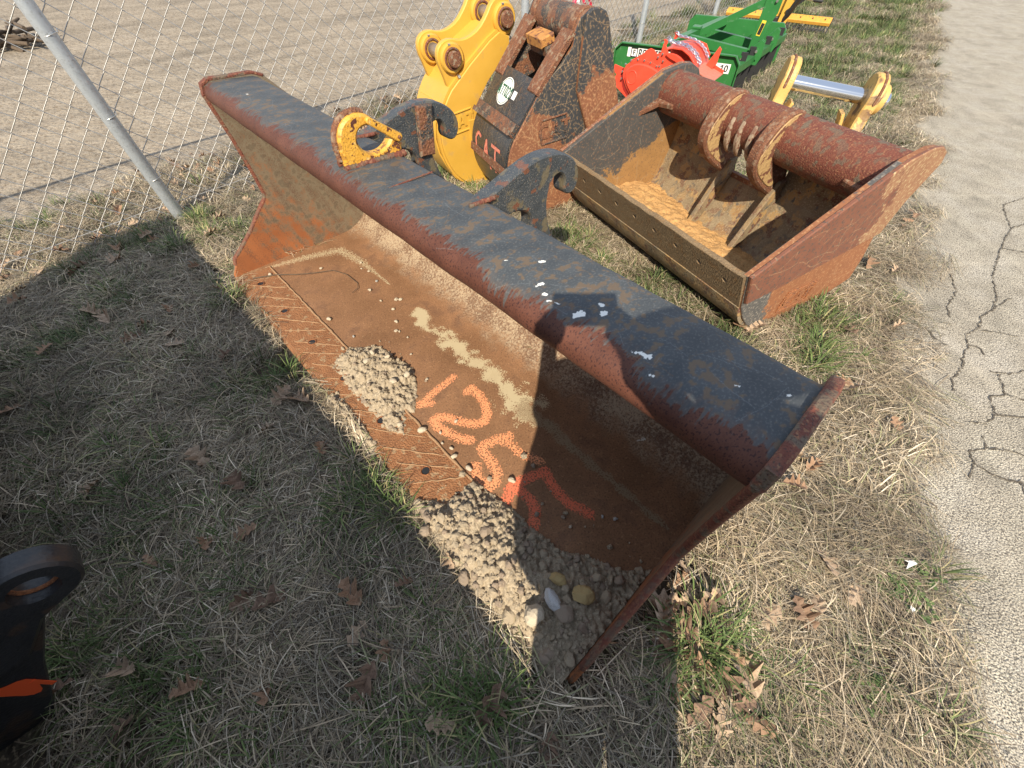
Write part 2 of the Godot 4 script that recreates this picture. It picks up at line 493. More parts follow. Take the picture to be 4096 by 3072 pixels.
	M.inner_clay = stone_mat(layered(512, 223, Color(0.15, 0.108, 0.062), Color(0.27, 0.205, 0.125), 0.009, [
		[0.010, 5, 0.58, 0.70, Color(0.34, 0.205, 0.080)], [0.013, 5, 0.60, 0.70, Color(0.13, 0.058, 0.036)], [0.13, 3, 0.64, 0.74, Color(0.30, 0.24, 0.16)], [0.02, 4, 0.68, 0.80, Color(0.075, 0.075, 0.072)]], [[50, 60, Color(0.38, 0.29, 0.17), 0.08, 1]]), 0.85, 1.25, grit, 0.5)
	M.edge_brown = stone_mat(layered(512, 227, Color(0.125, 0.083, 0.046), Color(0.21, 0.145, 0.080), 0.012, [
		[0.12, 3, 0.62, 0.72, Color(0.29, 0.205, 0.115)], [0.016, 5, 0.62, 0.74, Color(0.20, 0.115, 0.05)], [0.14, 3, 0.68, 0.78, Color(0.07, 0.046, 0.03)]]), 0.85, 1.6, grit, 0.6)
	M.end_rust = stone_mat(layered(512, 229, Color(0.17, 0.062, 0.036), Color(0.25, 0.105, 0.058), 0.012, [
		[0.010, 5, 0.62, 0.70, Color(0.066, 0.066, 0.070)], [0.11, 3, 0.62, 0.72, Color(0.33, 0.185, 0.10)], [0.05, 4, 0.70, 0.80, Color(0.30, 0.26, 0.21)]], [[160, 45, Color(0.40, 0.28, 0.15), 0.2, 1]]), 0.8, 1.2, grit, 0.6)
	M.tan_rust = stone_mat(layered(256, 233, Color(0.22, 0.155, 0.105), Color(0.36, 0.28, 0.20), 0.03, [[0.04, 4, 0.55, 0.65, Color(0.16, 0.065, 0.04)]]), 0.75, 3.0, grit, 0.5)
	M.hitch_rust = stone_mat(layered(512, 239, Color(0.16, 0.062, 0.030), Color(0.27, 0.115, 0.052), 0.012, [
		[0.006, 4, 0.58, 0.72, Color(0.035, 0.037, 0.04)], [0.13, 3, 0.62, 0.72, Color(0.36, 0.18, 0.085)], [0.13, 3, 0.70, 0.78, Color(0.08, 0.035, 0.025)]], [[240, 70, Color(0.40, 0.25, 0.12), 0.15, 1]]), 0.75, 1.1, grit, 0.6)
	M.block_orange = stone_mat(layered(256, 241, Color(0.36, 0.155, 0.042), Color(0.52, 0.25, 0.07), 0.02, [[0.02, 5, 0.52, 0.64, Color(0.15, 0.06, 0.035)]]), 0.8, 3.0, grit, 0.6)
	M.steel_shaft = plain(Color(0.42, 0.38, 0.33), 0.35, 0.8)
	M.red_dusty = stone_mat(layered(256, 251, Color(0.40, 0.13, 0.085), Color(0.50, 0.20, 0.14), 0.03, []), 0.7, 3.0, grit, 0.3)
	M.label_yellow = plain(Color(0.75, 0.52, 0.04), 0.5)
	M.yellow_rail = stone_mat(layered(256, 257, Color(0.62, 0.30, 0.035), Color(0.68, 0.36, 0.06), 0.02, [[0.04, 4, 0.70, 0.80, Color(0.40, 0.22, 0.08)]]), 0.5, 2.0, grit, 0.2)
	M.scrap_blue = plain(Color(0.02, 0.035, 0.06), 0.3)
	M.ribbon_red = plain(Color(0.72, 0.05, 0.10), 0.4)
	M.granite = stone_mat(layered(256, 263, Color(0.50, 0.50, 0.49), Color(0.72, 0.71, 0.69), 0.10, [[0.20, 2, 0.62, 0.68, Color(0.10, 0.10, 0.11)]]), 0.7, 9.0, grit, 0.2)
	M.figure = StandardMaterial3D.new()
	M.figure.vertex_color_use_as_albedo = true
	M.figure.roughness = 0.85
	M.cloth = stone_mat(layered(128, 269, Color(0.035, 0.038, 0.045), Color(0.05, 0.053, 0.06), 0.2, []), 0.9, 4.0)
	var rusty := [Color(0.15, 0.058, 0.030), Color(0.26, 0.108, 0.052), Color(0.36, 0.185, 0.09)]
	var inky := [Color(0.024, 0.026, 0.030), Color(0.048, 0.050, 0.053), Color(0.20, 0.13, 0.075)]
	var olive := [Color(0.15, 0.125, 0.085), Color(0.26, 0.215, 0.145), Color(0.33, 0.27, 0.18)]
	M.hitch_zone = zoned(401, 384, -0.1, -0.1, 1.35, 1.35, rusty, inky, Vector2(-0.30, 0.95), 0.74, 0.13, 420, Color(0.36, 0.23, 0.12))
	M.hitch_side = zoned(402, 384, -0.5, -0.1, 1.35, 1.35, rusty, inky, Vector2(0.45, 0.90), 0.52, 0.12, 420, Color(0.36, 0.23, 0.12))
	M.far_end = zoned(403, 384, -0.45, -0.1, 1.3, 1.3, [Color(0.23, 0.125, 0.045), Color(0.36, 0.20, 0.075), Color(0.20, 0.11, 0.05)], [Color(0.045, 0.046, 0.047), Color(0.085, 0.08, 0.075), Color(0.17, 0.10, 0.065)], Vector2(-0.40, 0.92), 0.24, 0.09, 90, Color(0.30, 0.25, 0.18))
	M.near_wear = zoned(404, 384, -0.45, -0.1, 1.3, 1.3, [Color(0.14, 0.052, 0.032), Color(0.22, 0.088, 0.050), Color(0.075, 0.055, 0.045)], [Color(0.20, 0.088, 0.048), Color(0.33, 0.185, 0.095), Color(0.42, 0.31, 0.17)], Vector2(0.9, 0.42), 0.62, 0.10, 120, Color(0.42, 0.30, 0.17))
	M.near_end = zoned(405, 384, -0.45, -0.1, 1.3, 1.3, [Color(0.06, 0.060, 0.060), Color(0.12, 0.11, 0.10), Color(0.26, 0.23, 0.19)], [Color(0.19, 0.072, 0.032), Color(0.29, 0.120, 0.052), Color(0.36, 0.19, 0.09)], Vector2(0.95, 0.30), 0.02, 0.08, 60, Color(0.36, 0.24, 0.13))
	M.wrapper = stone_mat(layered(512, 281, Color(0.018, 0.021, 0.026), Color(0.036, 0.041, 0.047), 0.02, [[0.13, 3, 0.70, 0.78, Color(0.16, 0.13, 0.10)], [0.02, 5, 0.70, 0.78, Color(0.10, 0.06, 0.04)]],
		[[26, 170, Color(0.36, 0.25, 0.14), 0.22, 2], [60, 60, Color(0.25, 0.18, 0.12), 0.15, 1]]), 0.33, 1.4, grit, 0.2)
	M.bracket = stone_mat(layered(256, 283, Color(0.56, 0.34, 0.095), Color(0.62, 0.40, 0.13), 0.02, [[0.012, 5, 0.70, 0.73, Color(0.13, 0.07, 0.045)], [0.06, 4, 0.74, 0.77, Color(0.16, 0.09, 0.05)]]), 0.5, 1.1, grit, 0.25)
	# ground
	M.soil = stone_mat(layered(512, 157, Color(0.055, 0.042, 0.028), Color(0.13, 0.10, 0.066), 0.02, [
		[0.09, 3, 0.62, 0.72, Color(0.26, 0.20, 0.125)], [0.012, 4, 0.62, 0.78, Color(0.085, 0.075, 0.038)]]), 0.98, 1.1, pits, 0.9, 0.0, true)
	M.yard = stone_mat(layered(1024, 163, Color(0.24, 0.195, 0.145), Color(0.35, 0.298, 0.232), 0.010, [
		[0.12, 3, 0.64, 0.74, Color(0.47, 0.42, 0.345)], [0.05, 4, 0.66, 0.76, Color(0.175, 0.135, 0.095)], [0.02, 5, 0.68, 0.76, Color(0.20, 0.155, 0.11)]]), 0.97, 0.55, pits, 0.8, 0.0, true)
	M.yard.vertex_color_use_as_albedo = true
	M.asphalt = stone_mat(layered(1024, 167, Color(0.41, 0.37, 0.305), Color(0.53, 0.485, 0.405), 0.008, [
		[0.14, 3, 0.54, 0.60, Color(0.115, 0.10, 0.085)], [0.12, 2, 0.66, 0.74, Color(0.60, 0.555, 0.47)], [0.05, 3, 0.66, 0.72, Color(0.17, 0.15, 0.125)]]), 0.95, 1.05, bumps(512, 171, 0.2, 2, 6.0), 0.6, 0.0, true)
	M.asphalt.vertex_color_use_as_albedo = true
	M.crack = stone_mat(layered(256, 173, Color(0.045, 0.038, 0.030), Color(0.11, 0.09, 0.068), 0.05, [[0.15, 2, 0.68, 0.75, Color(0.30, 0.26, 0.20)]]), 1.0, 3.0, pits, 1.0)
	M.vegetation = StandardMaterial3D.new()
	M.vegetation.vertex_color_use_as_albedo = true
	M.vegetation.roughness = 0.75
	M.vegetation.backlight_enabled = true
	M.vegetation.backlight = Color(0.10, 0.10, 0.05)
	M.leaf = []
	for c in [[Color(0.25, 0.145, 0.085), Color(0.38, 0.24, 0.15)], [Color(0.32, 0.22, 0.145), Color(0.48, 0.36, 0.25)], [Color(0.15, 0.09, 0.06), Color(0.27, 0.175, 0.115)]]:
		var lm := stone_mat(layered(128, 177 + M.leaf.size(), c[0], c[1], 0.04, [[0.12, 3, 0.66, 0.78, c[0] * 0.6]]), 0.8, 8.0)
		lm.backlight_enabled = true
		lm.backlight = Color(0.12, 0.07, 0.03)
		M.leaf.append(lm)
	M.bark = stone_mat(layered(256, 181, Color(0.06, 0.045, 0.032), Color(0.15, 0.11, 0.078), 0.04, []), 0.95, 3.0, pits, 0.8)


# a plate whose paint or rust changes along a ragged border: two tone pairs, border along the line n.p = off (metres)
func zoned(seed_: int, s: int, x0: float, y0: float, w: float, h: float, a: Array, b: Array, n: Vector2, off: float, rag: float, scratches: int, sc_col: Color) -> StandardMaterial3D:
	var n1 := noise_bytes(seed_, 0.012, s, s, 5, false)
	var n2 := noise_bytes(seed_ + 1, 0.035, s, s, 4, false)
	var n3 := noise_bytes(seed_ + 2, 0.16, s, s, 3, false)
	var out := PackedByteArray()
	out.resize(s * s * 3)
	for j in s:
		for i in s:
			var q := j * s + i
			var c := n3[q] / 255.0
			var p := Vector2(x0 + (i + 0.5) / s * w, y0 + (j + 0.5) / s * h)
			var e := p.dot(n) - off + (n1[q] / 255.0 - 0.5) * rag * 2.0 + (n2[q] / 255.0 - 0.5) * rag + (c - 0.5) * rag * 0.6
			var k := smoothstep(-0.012, 0.012, e)
			var t := n2[q] / 255.0 * 0.6 + c * 0.4
			var ca: Color = a[0].lerp(a[1], t)
			var cb: Color = b[0].lerp(b[1], t)
			if c > 0.64: ca = ca.lerp(a[2], minf(1.0, (c - 0.64) * 9.0))
			if c > 0.66: cb = cb.lerp(b[2], minf(1.0, (c - 0.66) * 9.0))
			var m := ca.lerp(cb, k)
			out[q * 3] = s8(m.r)
			out[q * 3 + 1] = s8(m.g)
			out[q * 3 + 2] = s8(m.b)
	var im := Image.create_from_data(s, s, false, Image.FORMAT_RGB8, out)
	var rr := RandomNumberGenerator.new()
	rr.seed = seed_
	var cc := Color8(s8(sc_col.r), s8(sc_col.g), s8(sc_col.b))
	for k in scratches:
		var p := Vector2(rr.randf() * s, rr.randf() * s)
		var ang := rr.randf() * TAU
		for q in int(rr.randf_range(10, 70)):
			ang += rr.randf_range(-0.16, 0.16)
			p += Vector2(cos(ang), sin(ang))
			if p.x < 0 or p.y < 0 or p.x >= s or p.y >= s: break
			im.set_pixelv(Vector2i(p), im.get_pixelv(Vector2i(p)).lerp(cc, rr.randf_range(0.3, 0.9)))
	var mt := uv_mat(ImageTexture.create_from_image(im), 0.72, 1.0 / w, 1.0 / h)
	mt.uv1_offset = Vector3(-x0 / w, -y0 / h, 0)
	return mt

# ---- the loader bucket's own surfaces, mapped along its width and round its profile
const INT_W := 2.9
const INT_H := 1.75

func stroke(im: Image, pts: Array, radius: float, col: Color, fine: PackedByteArray, mid: PackedByteArray, su: float, sv: float, x0: float, cover: float, ragged: float) -> void:
	var w := im.get_width()
	var h := im.get_height()
	var cc := Color8(s8(col.r), s8(col.g), s8(col.b))
	for k in pts.size() - 1:
		var a := Vector2(-pts[k][1], pts[k][0] - x0)
		var b := Vector2(-pts[k + 1][1], pts[k + 1][0] - x0)
		var r: float = radius if pts[k].size() < 3 else pts[k][2]
		var r1: float = radius if pts[k + 1].size() < 3 else pts[k + 1][2]
		var rm := maxf(r, r1) * 1.7
		var lo := Vector2(minf(a.x, b.x) - rm, minf(a.y, b.y) - rm)
		var hi := Vector2(maxf(a.x, b.x) + rm, maxf(a.y, b.y) + rm)
		for j in range(maxi(0, int(lo.y / sv * h)), mini(h - 1, int(hi.y / sv * h)) + 1):
			for i in range(maxi(0, int(lo.x / su * w)), mini(w - 1, int(hi.x / su * w)) + 1):
				var p := Vector2((i + 0.5) / w * su, (j + 0.5) / h * sv)
				var t := clampf((p - a).dot(b - a) / maxf((b - a).length_squared(), 1e-9), 0, 1)
				var d := p.distance_to(a.lerp(b, t)) / lerpf(r, r1, t)
				if d > 1.7: continue
				var n := fine[j * w + i] / 255.0
				var m := mid[j * w + i] / 255.0
				var e := d + ((m - 0.5) * 0.75 + (n - 0.5) * 0.5) * ragged
				if e < 1.0 and n < cover + (1.0 - e) * 0.22 * (1.0 if cover < 0.9 else 0.0):
					im.set_pixel(i, j, im.get_pixel(i, j).lerp(cc, clampf((1.0 - e) * 5.0, 0.0, 0.92)))

func loader_interior() -> Texture2D:
	var w := 1280
	var h := 772
	var n1 := noise_bytes(301, 0.006, w, h, 4, false)
	var n2 := noise_bytes(302, 0.020, w, h, 4, false)
	var n3 := noise_bytes(303, 0.11, w, h, 3, false)
	var n4 := noise_bytes(304, 0.24, w, h, 2, false)
	var out := PackedByteArray()
	out.resize(w * h * 3)
	for j in h:
		var s := (j + 0.5) / h * INT_H
		for i in w:
			var z := (i + 0.5) / w * INT_W
			var q := j * w + i
			var a := n1[q] / 255.0
			var b := n2[q] / 255.0
			var c := n3[q] / 255.0
			var d := n4[q] / 255.0
			var r := 0.175 + 0.13 * a
			var g := 0.086 + 0.072 * a
			var bl := 0.040 + 0.040 * a
			var k := smoothstep(0.50, 0.80, b * 0.5 + a * 0.5) * 0.55       # darker stains
			r += (0.13 - r) * k; g += (0.066 - g) * k; bl += (0.040 - bl) * k
			var wall := smoothstep(0.78, 0.92, s + (b - 0.5) * 0.12)
			if wall > 0.0:
				var st := smoothstep(0.22, 0.82, a * 0.55 + b * 0.35 + 0.05 + (c - 0.5) * 0.75 + (d - 0.5) * 0.35)
				var wr := 0.40 - 0.24 * st
				var wg := 0.305 - 0.215 * st
				var wb := 0.205 - 0.150 * st
				r += (wr - r) * wall; g += (wg - g) * wall; bl += (wb - bl) * wall
			if d > 0.57:
				var f := (d - 0.57) * 2.4
				r *= 1.0 - f * 0.75; g *= 1.0 - f * 0.75; bl *= 1.0 - f * 0.7
			elif c > 0.66:
				var f := minf((c - 0.66) * 5.0, 1.0) * 0.5
				r += (0.42 - r) * f; g += (0.25 - g) * f; bl += (0.13 - bl) * f
			if s < 0.215 and b + c * 0.4 > 0.78:            # dusty film of soil caught between the weld beads
				r += (0.34 - r) * 0.4; g += (0.22 - g) * 0.4; bl += (0.12 - bl) * 0.4
			out[q * 3] = lin2srgb[int(r * 2047.0)]
			out[q * 3 + 1] = lin2srgb[int(g * 2047.0)]
			out[q * 3 + 2] = lin2srgb[int(bl * 2047.0)]
	var im := Image.create_from_data(w, h, false, Image.FORMAT_RGB8, out)
	# dried mud along the foot of the back wall and in the far corner
	var mudc := Color(0.47, 0.385, 0.245)
	stroke(im, [[0.15, -2.80, 0.012], [0.386, -2.74, 0.03], [0.601, -2.66, 0.035], [0.64, -2.45, 0.026], [0.645, -2.268, 0.012], [0.645, -2.1, 0.006]], 0.05, mudc, n4, n3, INT_W, INT_H, -0.04, 0.42, 2.4)
	stroke(im, [[0.64, -1.78, 0.014], [0.625, -1.72, 0.046], [0.60, -1.66, 0.043], [0.578, -1.60, 0.014], [0.612, -1.52, 0.038], [0.618, -1.40, 0.049], [0.612, -1.279, 0.043], [0.622, -1.15, 0.038], [0.615, -1.02, 0.049], [0.605, -0.92, 0.070], [0.60, -0.83, 0.072]], 0.05, mudc, n4, n2, INT_W, INT_H, -0.04, 0.97, 3.2)
	stroke(im, [[0.60, -0.83, 0.050], [0.61, -0.72, 0.03], [0.60, -0.55, 0.022], [0.60, -0.30, 0.018], [0.60, -0.05, 0.012]], 0.05, Color(0.26, 0.19, 0.115), n4, n2, INT_W, INT_H, -0.04, 0.55, 2.2)  # same mud continued, its colour darkened for the shaded stretch
	var spray := Color(0.78, 0.31, 0.145)
	var red := Color(0.72, 0.17, 0.085)  # same spray paint, with shade mixed into the tone of the shadowed strokes
	stroke(im, [[0.469, -1.226], [0.407, -1.218], [0.337, -1.213], [0.261, -1.198], [0.245, -1.197], [0.288, -1.168]], 0.022, spray, n4, n3, INT_W, INT_H, -0.04, 0.47, 0.9)
	stroke(im, [[0.461, -1.102], [0.489, -1.105], [0.489, -1.053], [0.476, -0.986], [0.446, -0.937], [0.405, -0.913], [0.363, -0.932], [0.326, -0.987], [0.294, -1.048], [0.262, -1.079], [0.239, -1.080], [0.230, -1.036], [0.244, -0.983], [0.269, -0.915], [0.296, -0.880]], 0.026, spray, n4, n3, INT_W, INT_H, -0.04, 0.50, 0.9)
	stroke(im, [[0.231, -0.761], [0.204, -0.733], [0.201, -0.694], [0.216, -0.651], [0.245, -0.653], [0.274, -0.677], [0.293, -0.729], [0.297, -0.779], [0.309, -0.816], [0.342, -0.813], [0.392, -0.795], [0.435, -0.775]], 0.026, spray, n4, n3, INT_W, INT_H, -0.04, 0.46, 1.0)
	stroke(im, [[0.387, -0.790], [0.417, -0.733], [0.410, -0.683], [0.427, -0.640], [0.447, -0.593]], 0.022, spray, n4, n3, INT_W, INT_H, -0.04, 0.44, 1.0)
	stroke(im, [[0.223, -0.559], [0.276, -0.591], [0.309, -0.585], [0.380, -0.560], [0.427, -0.542], [0.412, -0.496], [0.397, -0.436], [0.399, -0.378], [0.425, -0.293]], 0.025, red, n4, n3, INT_W, INT_H, -0.04, 0.52, 0.8)
	stroke(im, [[0.272, -0.586], [0.292, -0.543], [0.296, -0.491], [0.276, -0.448], [0.222, -0.410]], 0.025, red, n4, n3, INT_W, INT_H, -0.04, 0.52, 0.8)
	# bird droppings and white scuffs on the back wall
	var rr := RandomNumberGenerator.new()
	rr.seed = 77
	for k in 16:
		var x := rr.randf_range(0.85, 1.45)
		var z := -rr.randf_range(0.2, 2.4)
		stroke(im, [[x, z, 0.007], [x + rr.randf_range(-0.03, 0.03), z + rr.randf_range(-0.02, 0.02), 0.004]], 0.006, Color(0.6, 0.58, 0.52), n4, n3, INT_W, INT_H, -0.04, 0.62, 1.5)
	return ImageTexture.create_from_image(im)

const LIP_H := 0.52
func loader_lip() -> Texture2D:
	var w := 2048
	var h := 256
	var n1 := noise_bytes(311, 0.012, w, h, 4, false)
	var n2 := noise_bytes(312, 0.05, w, h, 4, false)
	var n3 := noise_bytes(313, 0.2, w, h, 2, false)
	var f := FastNoiseLite.new()
	f.seed = 314
	f.frequency = 0.02
	f.fractal_octaves = 4
	var out := PackedByteArray()
	out.resize(w * h * 3)
	for j in h:
		var s := (j + 0.5) / h * LIP_H
		for i in w:
			var q := j * w + i
			var a := n1[q] / 255.0
			var b := n2[q] / 255.0
			var c := n3[q] / 255.0
			var r := 0.042 + 0.040 * a
			var g := 0.049 + 0.041 * a
			var bl := 0.056 + 0.040 * a
			if c > 0.58:
				r += 0.05 * (c - 0.58) * 4.0; g += 0.047 * (c - 0.58) * 4.0; bl += 0.042 * (c - 0.58) * 4.0
			var br := smoothstep(0.60, 0.74, b * 0.65 + a * 0.45)
			r += (0.145 - r) * br * 0.8; g += (0.10 - g) * br * 0.8; bl += (0.062 - bl) * br * 0.8
			# bare, rusted steel below a ragged edge
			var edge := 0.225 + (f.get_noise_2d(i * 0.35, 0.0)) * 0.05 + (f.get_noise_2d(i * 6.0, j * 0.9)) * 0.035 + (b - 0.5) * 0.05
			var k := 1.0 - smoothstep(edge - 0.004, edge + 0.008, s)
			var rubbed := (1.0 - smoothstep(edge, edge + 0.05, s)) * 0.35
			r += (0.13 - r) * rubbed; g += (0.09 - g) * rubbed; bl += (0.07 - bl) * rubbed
			if k > 0.0:
				var t := a * 0.5 + c * 0.5
				var rr_ := 0.062 + 0.10 * t
				var rg := 0.024 + 0.042 * t
				var rb := 0.017 + 0.026 * t
				if c > 0.68:
					rr_ = 0.045; rg = 0.02; rb = 0.017
				r += (rr_ - r) * k; g += (rg - g) * k; bl += (rb - bl) * k
			out[q * 3] = lin2srgb[int(r * 2047.0)]
			out[q * 3 + 1] = lin2srgb[int(g * 2047.0)]
			out[q * 3 + 2] = lin2srgb[int(bl * 2047.0)]
	var im := Image.create_from_data(w, h, false, Image.FORMAT_RGB8, out)
	var rr := RandomNumberGenerator.new()
	rr.seed = 5
	for k in 260:      # long fine scratches and rubbed brown lines
		var p := Vector2(rr.randf() * w, rr.randf_range(0.42, 1.0) * h)
		var ang := rr.randf_range(-0.6, 0.6) + (PI / 2 if rr.randf() < 0.25 else 0.0)
		var c := Color8(110, 84, 62) if rr.randf() < 0.6 else Color8(120, 124, 128)
		for q in int(rr.randf_range(12, 90)):
			ang += rr.randf_range(-0.06, 0.06)
			p += Vector2(cos(ang), sin(ang))
			if p.x < 1 or p.y < 1 or p.x > w - 2 or p.y > h - 2: break
			im.set_pixelv(Vector2i(p), im.get_pixelv(Vector2i(p)).lerp(c, rr.randf_range(0.15, 0.7)))
	for d in [[0.726, 0.281, 3, 2], [0.663, 0.344, 6, 4], [0.596, 0.276, 6, 5], [0.563, 0.257, 4, 3], [0.526, 0.253, 12, 2], [0.462, 0.258, 8, 7], [0.445, 0.326, 6, 4], [0.427, 0.304, 6, 4], [0.29, 0.264, 10, 4], [0.241, 0.232, 6, 2], [0.12, 0.327, 4, 3], [0.04, 0.383, 3, 3], [2.52, 0.305, 5, 2], [2.45, 0.275, 3, 2]]:
		var cx := int(d[0] / INT_W * w)
		var cy := int(d[1] / LIP_H * h)
		for j in range(-12, 13):
			for i in range(-22, 23):
				var e := Vector2(i / float(d[2]), (j + i * 0.25) / float(d[3])).length()
				var q := clampi(cy + j, 0, h - 1) * w + clampi(cx + i, 0, w - 1)
				if e + (n2[q] / 255.0 - 0.5) * 2.2 + (n3[q] / 255.0 - 0.5) * 0.6 < 0.75:
					im.set_pixel(clampi(cx + i, 0, w - 1), clampi(cy + j, 0, h - 1), Color8(226, 226, 220))
	return ImageTexture.create_from_image(im)

# inner face of the loader bucket's end plates (x, y in metres over 1.2 x 1.1)
func loader_cheek() -> Texture2D:
	var s := 512
	var n1 := noise_bytes(321, 0.008, s, s, 4, false)
	var n2 := noise_bytes(322, 0.03, s, s, 4, false)
	var n3 := noise_bytes(323, 0.24, s, s, 3, false)
	var f := FastNoiseLite.new()
	f.seed = 324
	f.frequency = 0.02
	var out := PackedByteArray()
	out.resize(s * s * 3)
	for j in s:
		for i in s:
			var x := (i + 0.5) / s * 1.2 - 0.1
			var y := (j + 0.5) / s * 1.1
			var q := j * s + i
			var a := n1[q] / 255.0
			var b := n2[q] / 255.0
			var c := n3[q] / 255.0
			var run := f.get_noise_2d(i * 2.2 + j * 0.5, j * 0.25) * 0.5 + 0.5
			var r := 0.25 + 0.13 * a
			var g := 0.085 + 0.055 * a
			var bl := 0.030 + 0.022 * a
			# worn paint and clay left higher up and toward the back; rust has eaten it in runs
			var k := smoothstep(0.16, 0.48, x * 0.55 + y * 0.45 + (b - 0.5) * 0.30 + (run - 0.5) * 0.35 + (c - 0.5) * 0.25)
			r += (0.135 + 0.10 * b - r) * k; g += (0.110 + 0.082 * b - g) * k; bl += (0.074 + 0.058 * b - bl) * k
			var rs := smoothstep(0.54, 0.66, c * 0.6 + run * 0.45 - 0.02) * 0.62
			r += (0.125 - r) * rs; g += (0.052 - g) * rs; bl += (0.03 - bl) * rs
			var d := smoothstep(0.62, 0.74, b) * 0.6
			r += (0.10 - r) * d * k; g += (0.075 - g) * d * k; bl += (0.05 - bl) * d * k
			out[q * 3] = lin2srgb[int(r * 2047.0)]
			out[q * 3 + 1] = lin2srgb[int(g * 2047.0)]
			out[q * 3 + 2] = lin2srgb[int(bl * 2047.0)]
	return ImageTexture.create_from_image(Image.create_from_data(s, s, false, Image.FORMAT_RGB8, out))

# ---------------------------------------------------------------- loader bucket (local x runs from cutting edge to back, z from the near end at 0 to the far end at -2.84)
func bezier(a: Vector2, b: Vector2, c: Vector2, k: int) -> PackedVector2Array:
	var p := PackedVector2Array()
	for i in range(1, k + 1):
		var t := float(i) / k
		p.append(a.lerp(b, t).lerp(b.lerp(c, t), t))
	return p

func loader_profile() -> PackedVector2Array:
	var p := PackedVector2Array([Vector2(-0.04, 0.034), Vector2(0.175, 0.034), Vector2(0.70, 0.036)])
	p.append_array(bezier(Vector2(0.70, 0.036), Vector2(0.95, 0.036), Vector2(0.985, 0.28), 10))
	p.append_array(bezier(Vector2(0.985, 0.28), Vector2(0.995, 0.56), Vector2(0.76, 0.76), 9))
	p.append_array(bezier(Vector2(0.76, 0.76), Vector2(0.66, 0.85), Vector2(0.545, 0.905), 4))
	p.append(Vector2(0.44, 0.918)); p.append(Vector2(0.38, 0.905))
	return p

func cheek_outline() -> PackedVector2Array:
	return pv([[-0.035, 0.0], [-0.03, 0.05], [0.004, 0.10], [0.02, 0.138], [0.09, 0.19], [0.18, 0.265], [0.27, 0.352], [0.335, 0.41], [0.348, 0.44], [0.342, 0.56], [0.323, 0.75], [0.300, 0.90], [0.292, 0.955], [0.305, 0.995], [0.34, 1.012], [0.55, 1.006], [0.605, 0.985], [0.70, 0.88], [0.80, 0.79], [0.90, 0.69], [0.98, 0.56], [1.02, 0.42], [1.02, 0.26], [0.97, 0.12], [0.88, 0.035], [0.74, 0.0]])

func hook_outline() -> PackedVector2Array:
	return soften(pv([[0.50, 0.93], [0.52, 0.968], [0.575, 0.992], [0.64, 1.008], [0.71, 1.03], [0.78, 1.046], [0.85, 1.048], [0.92, 1.035], [0.975, 1.005], [1.012, 0.965], [1.024, 0.92], [1.010, 0.885], [0.985, 0.872], [0.955, 0.882], [0.940, 0.905], [0.945, 0.935], [0.930, 0.962], [0.900, 0.970], [0.872, 0.955], [0.855, 0.90], [0.860, 0.84], [0.885, 0.76], [0.930, 0.69], [0.992, 0.615], [1.035, 0.55], [1.04, 0.47], [1.0, 0.40], [0.955, 0.44], [0.93, 0.55], [0.87, 0.66], [0.80, 0.745], [0.772, 0.80], [0.780, 0.85], [0.755, 0.885], [0.70, 0.905], [0.66, 0.90], [0.62, 0.88], [0.55, 0.90]]), 1)

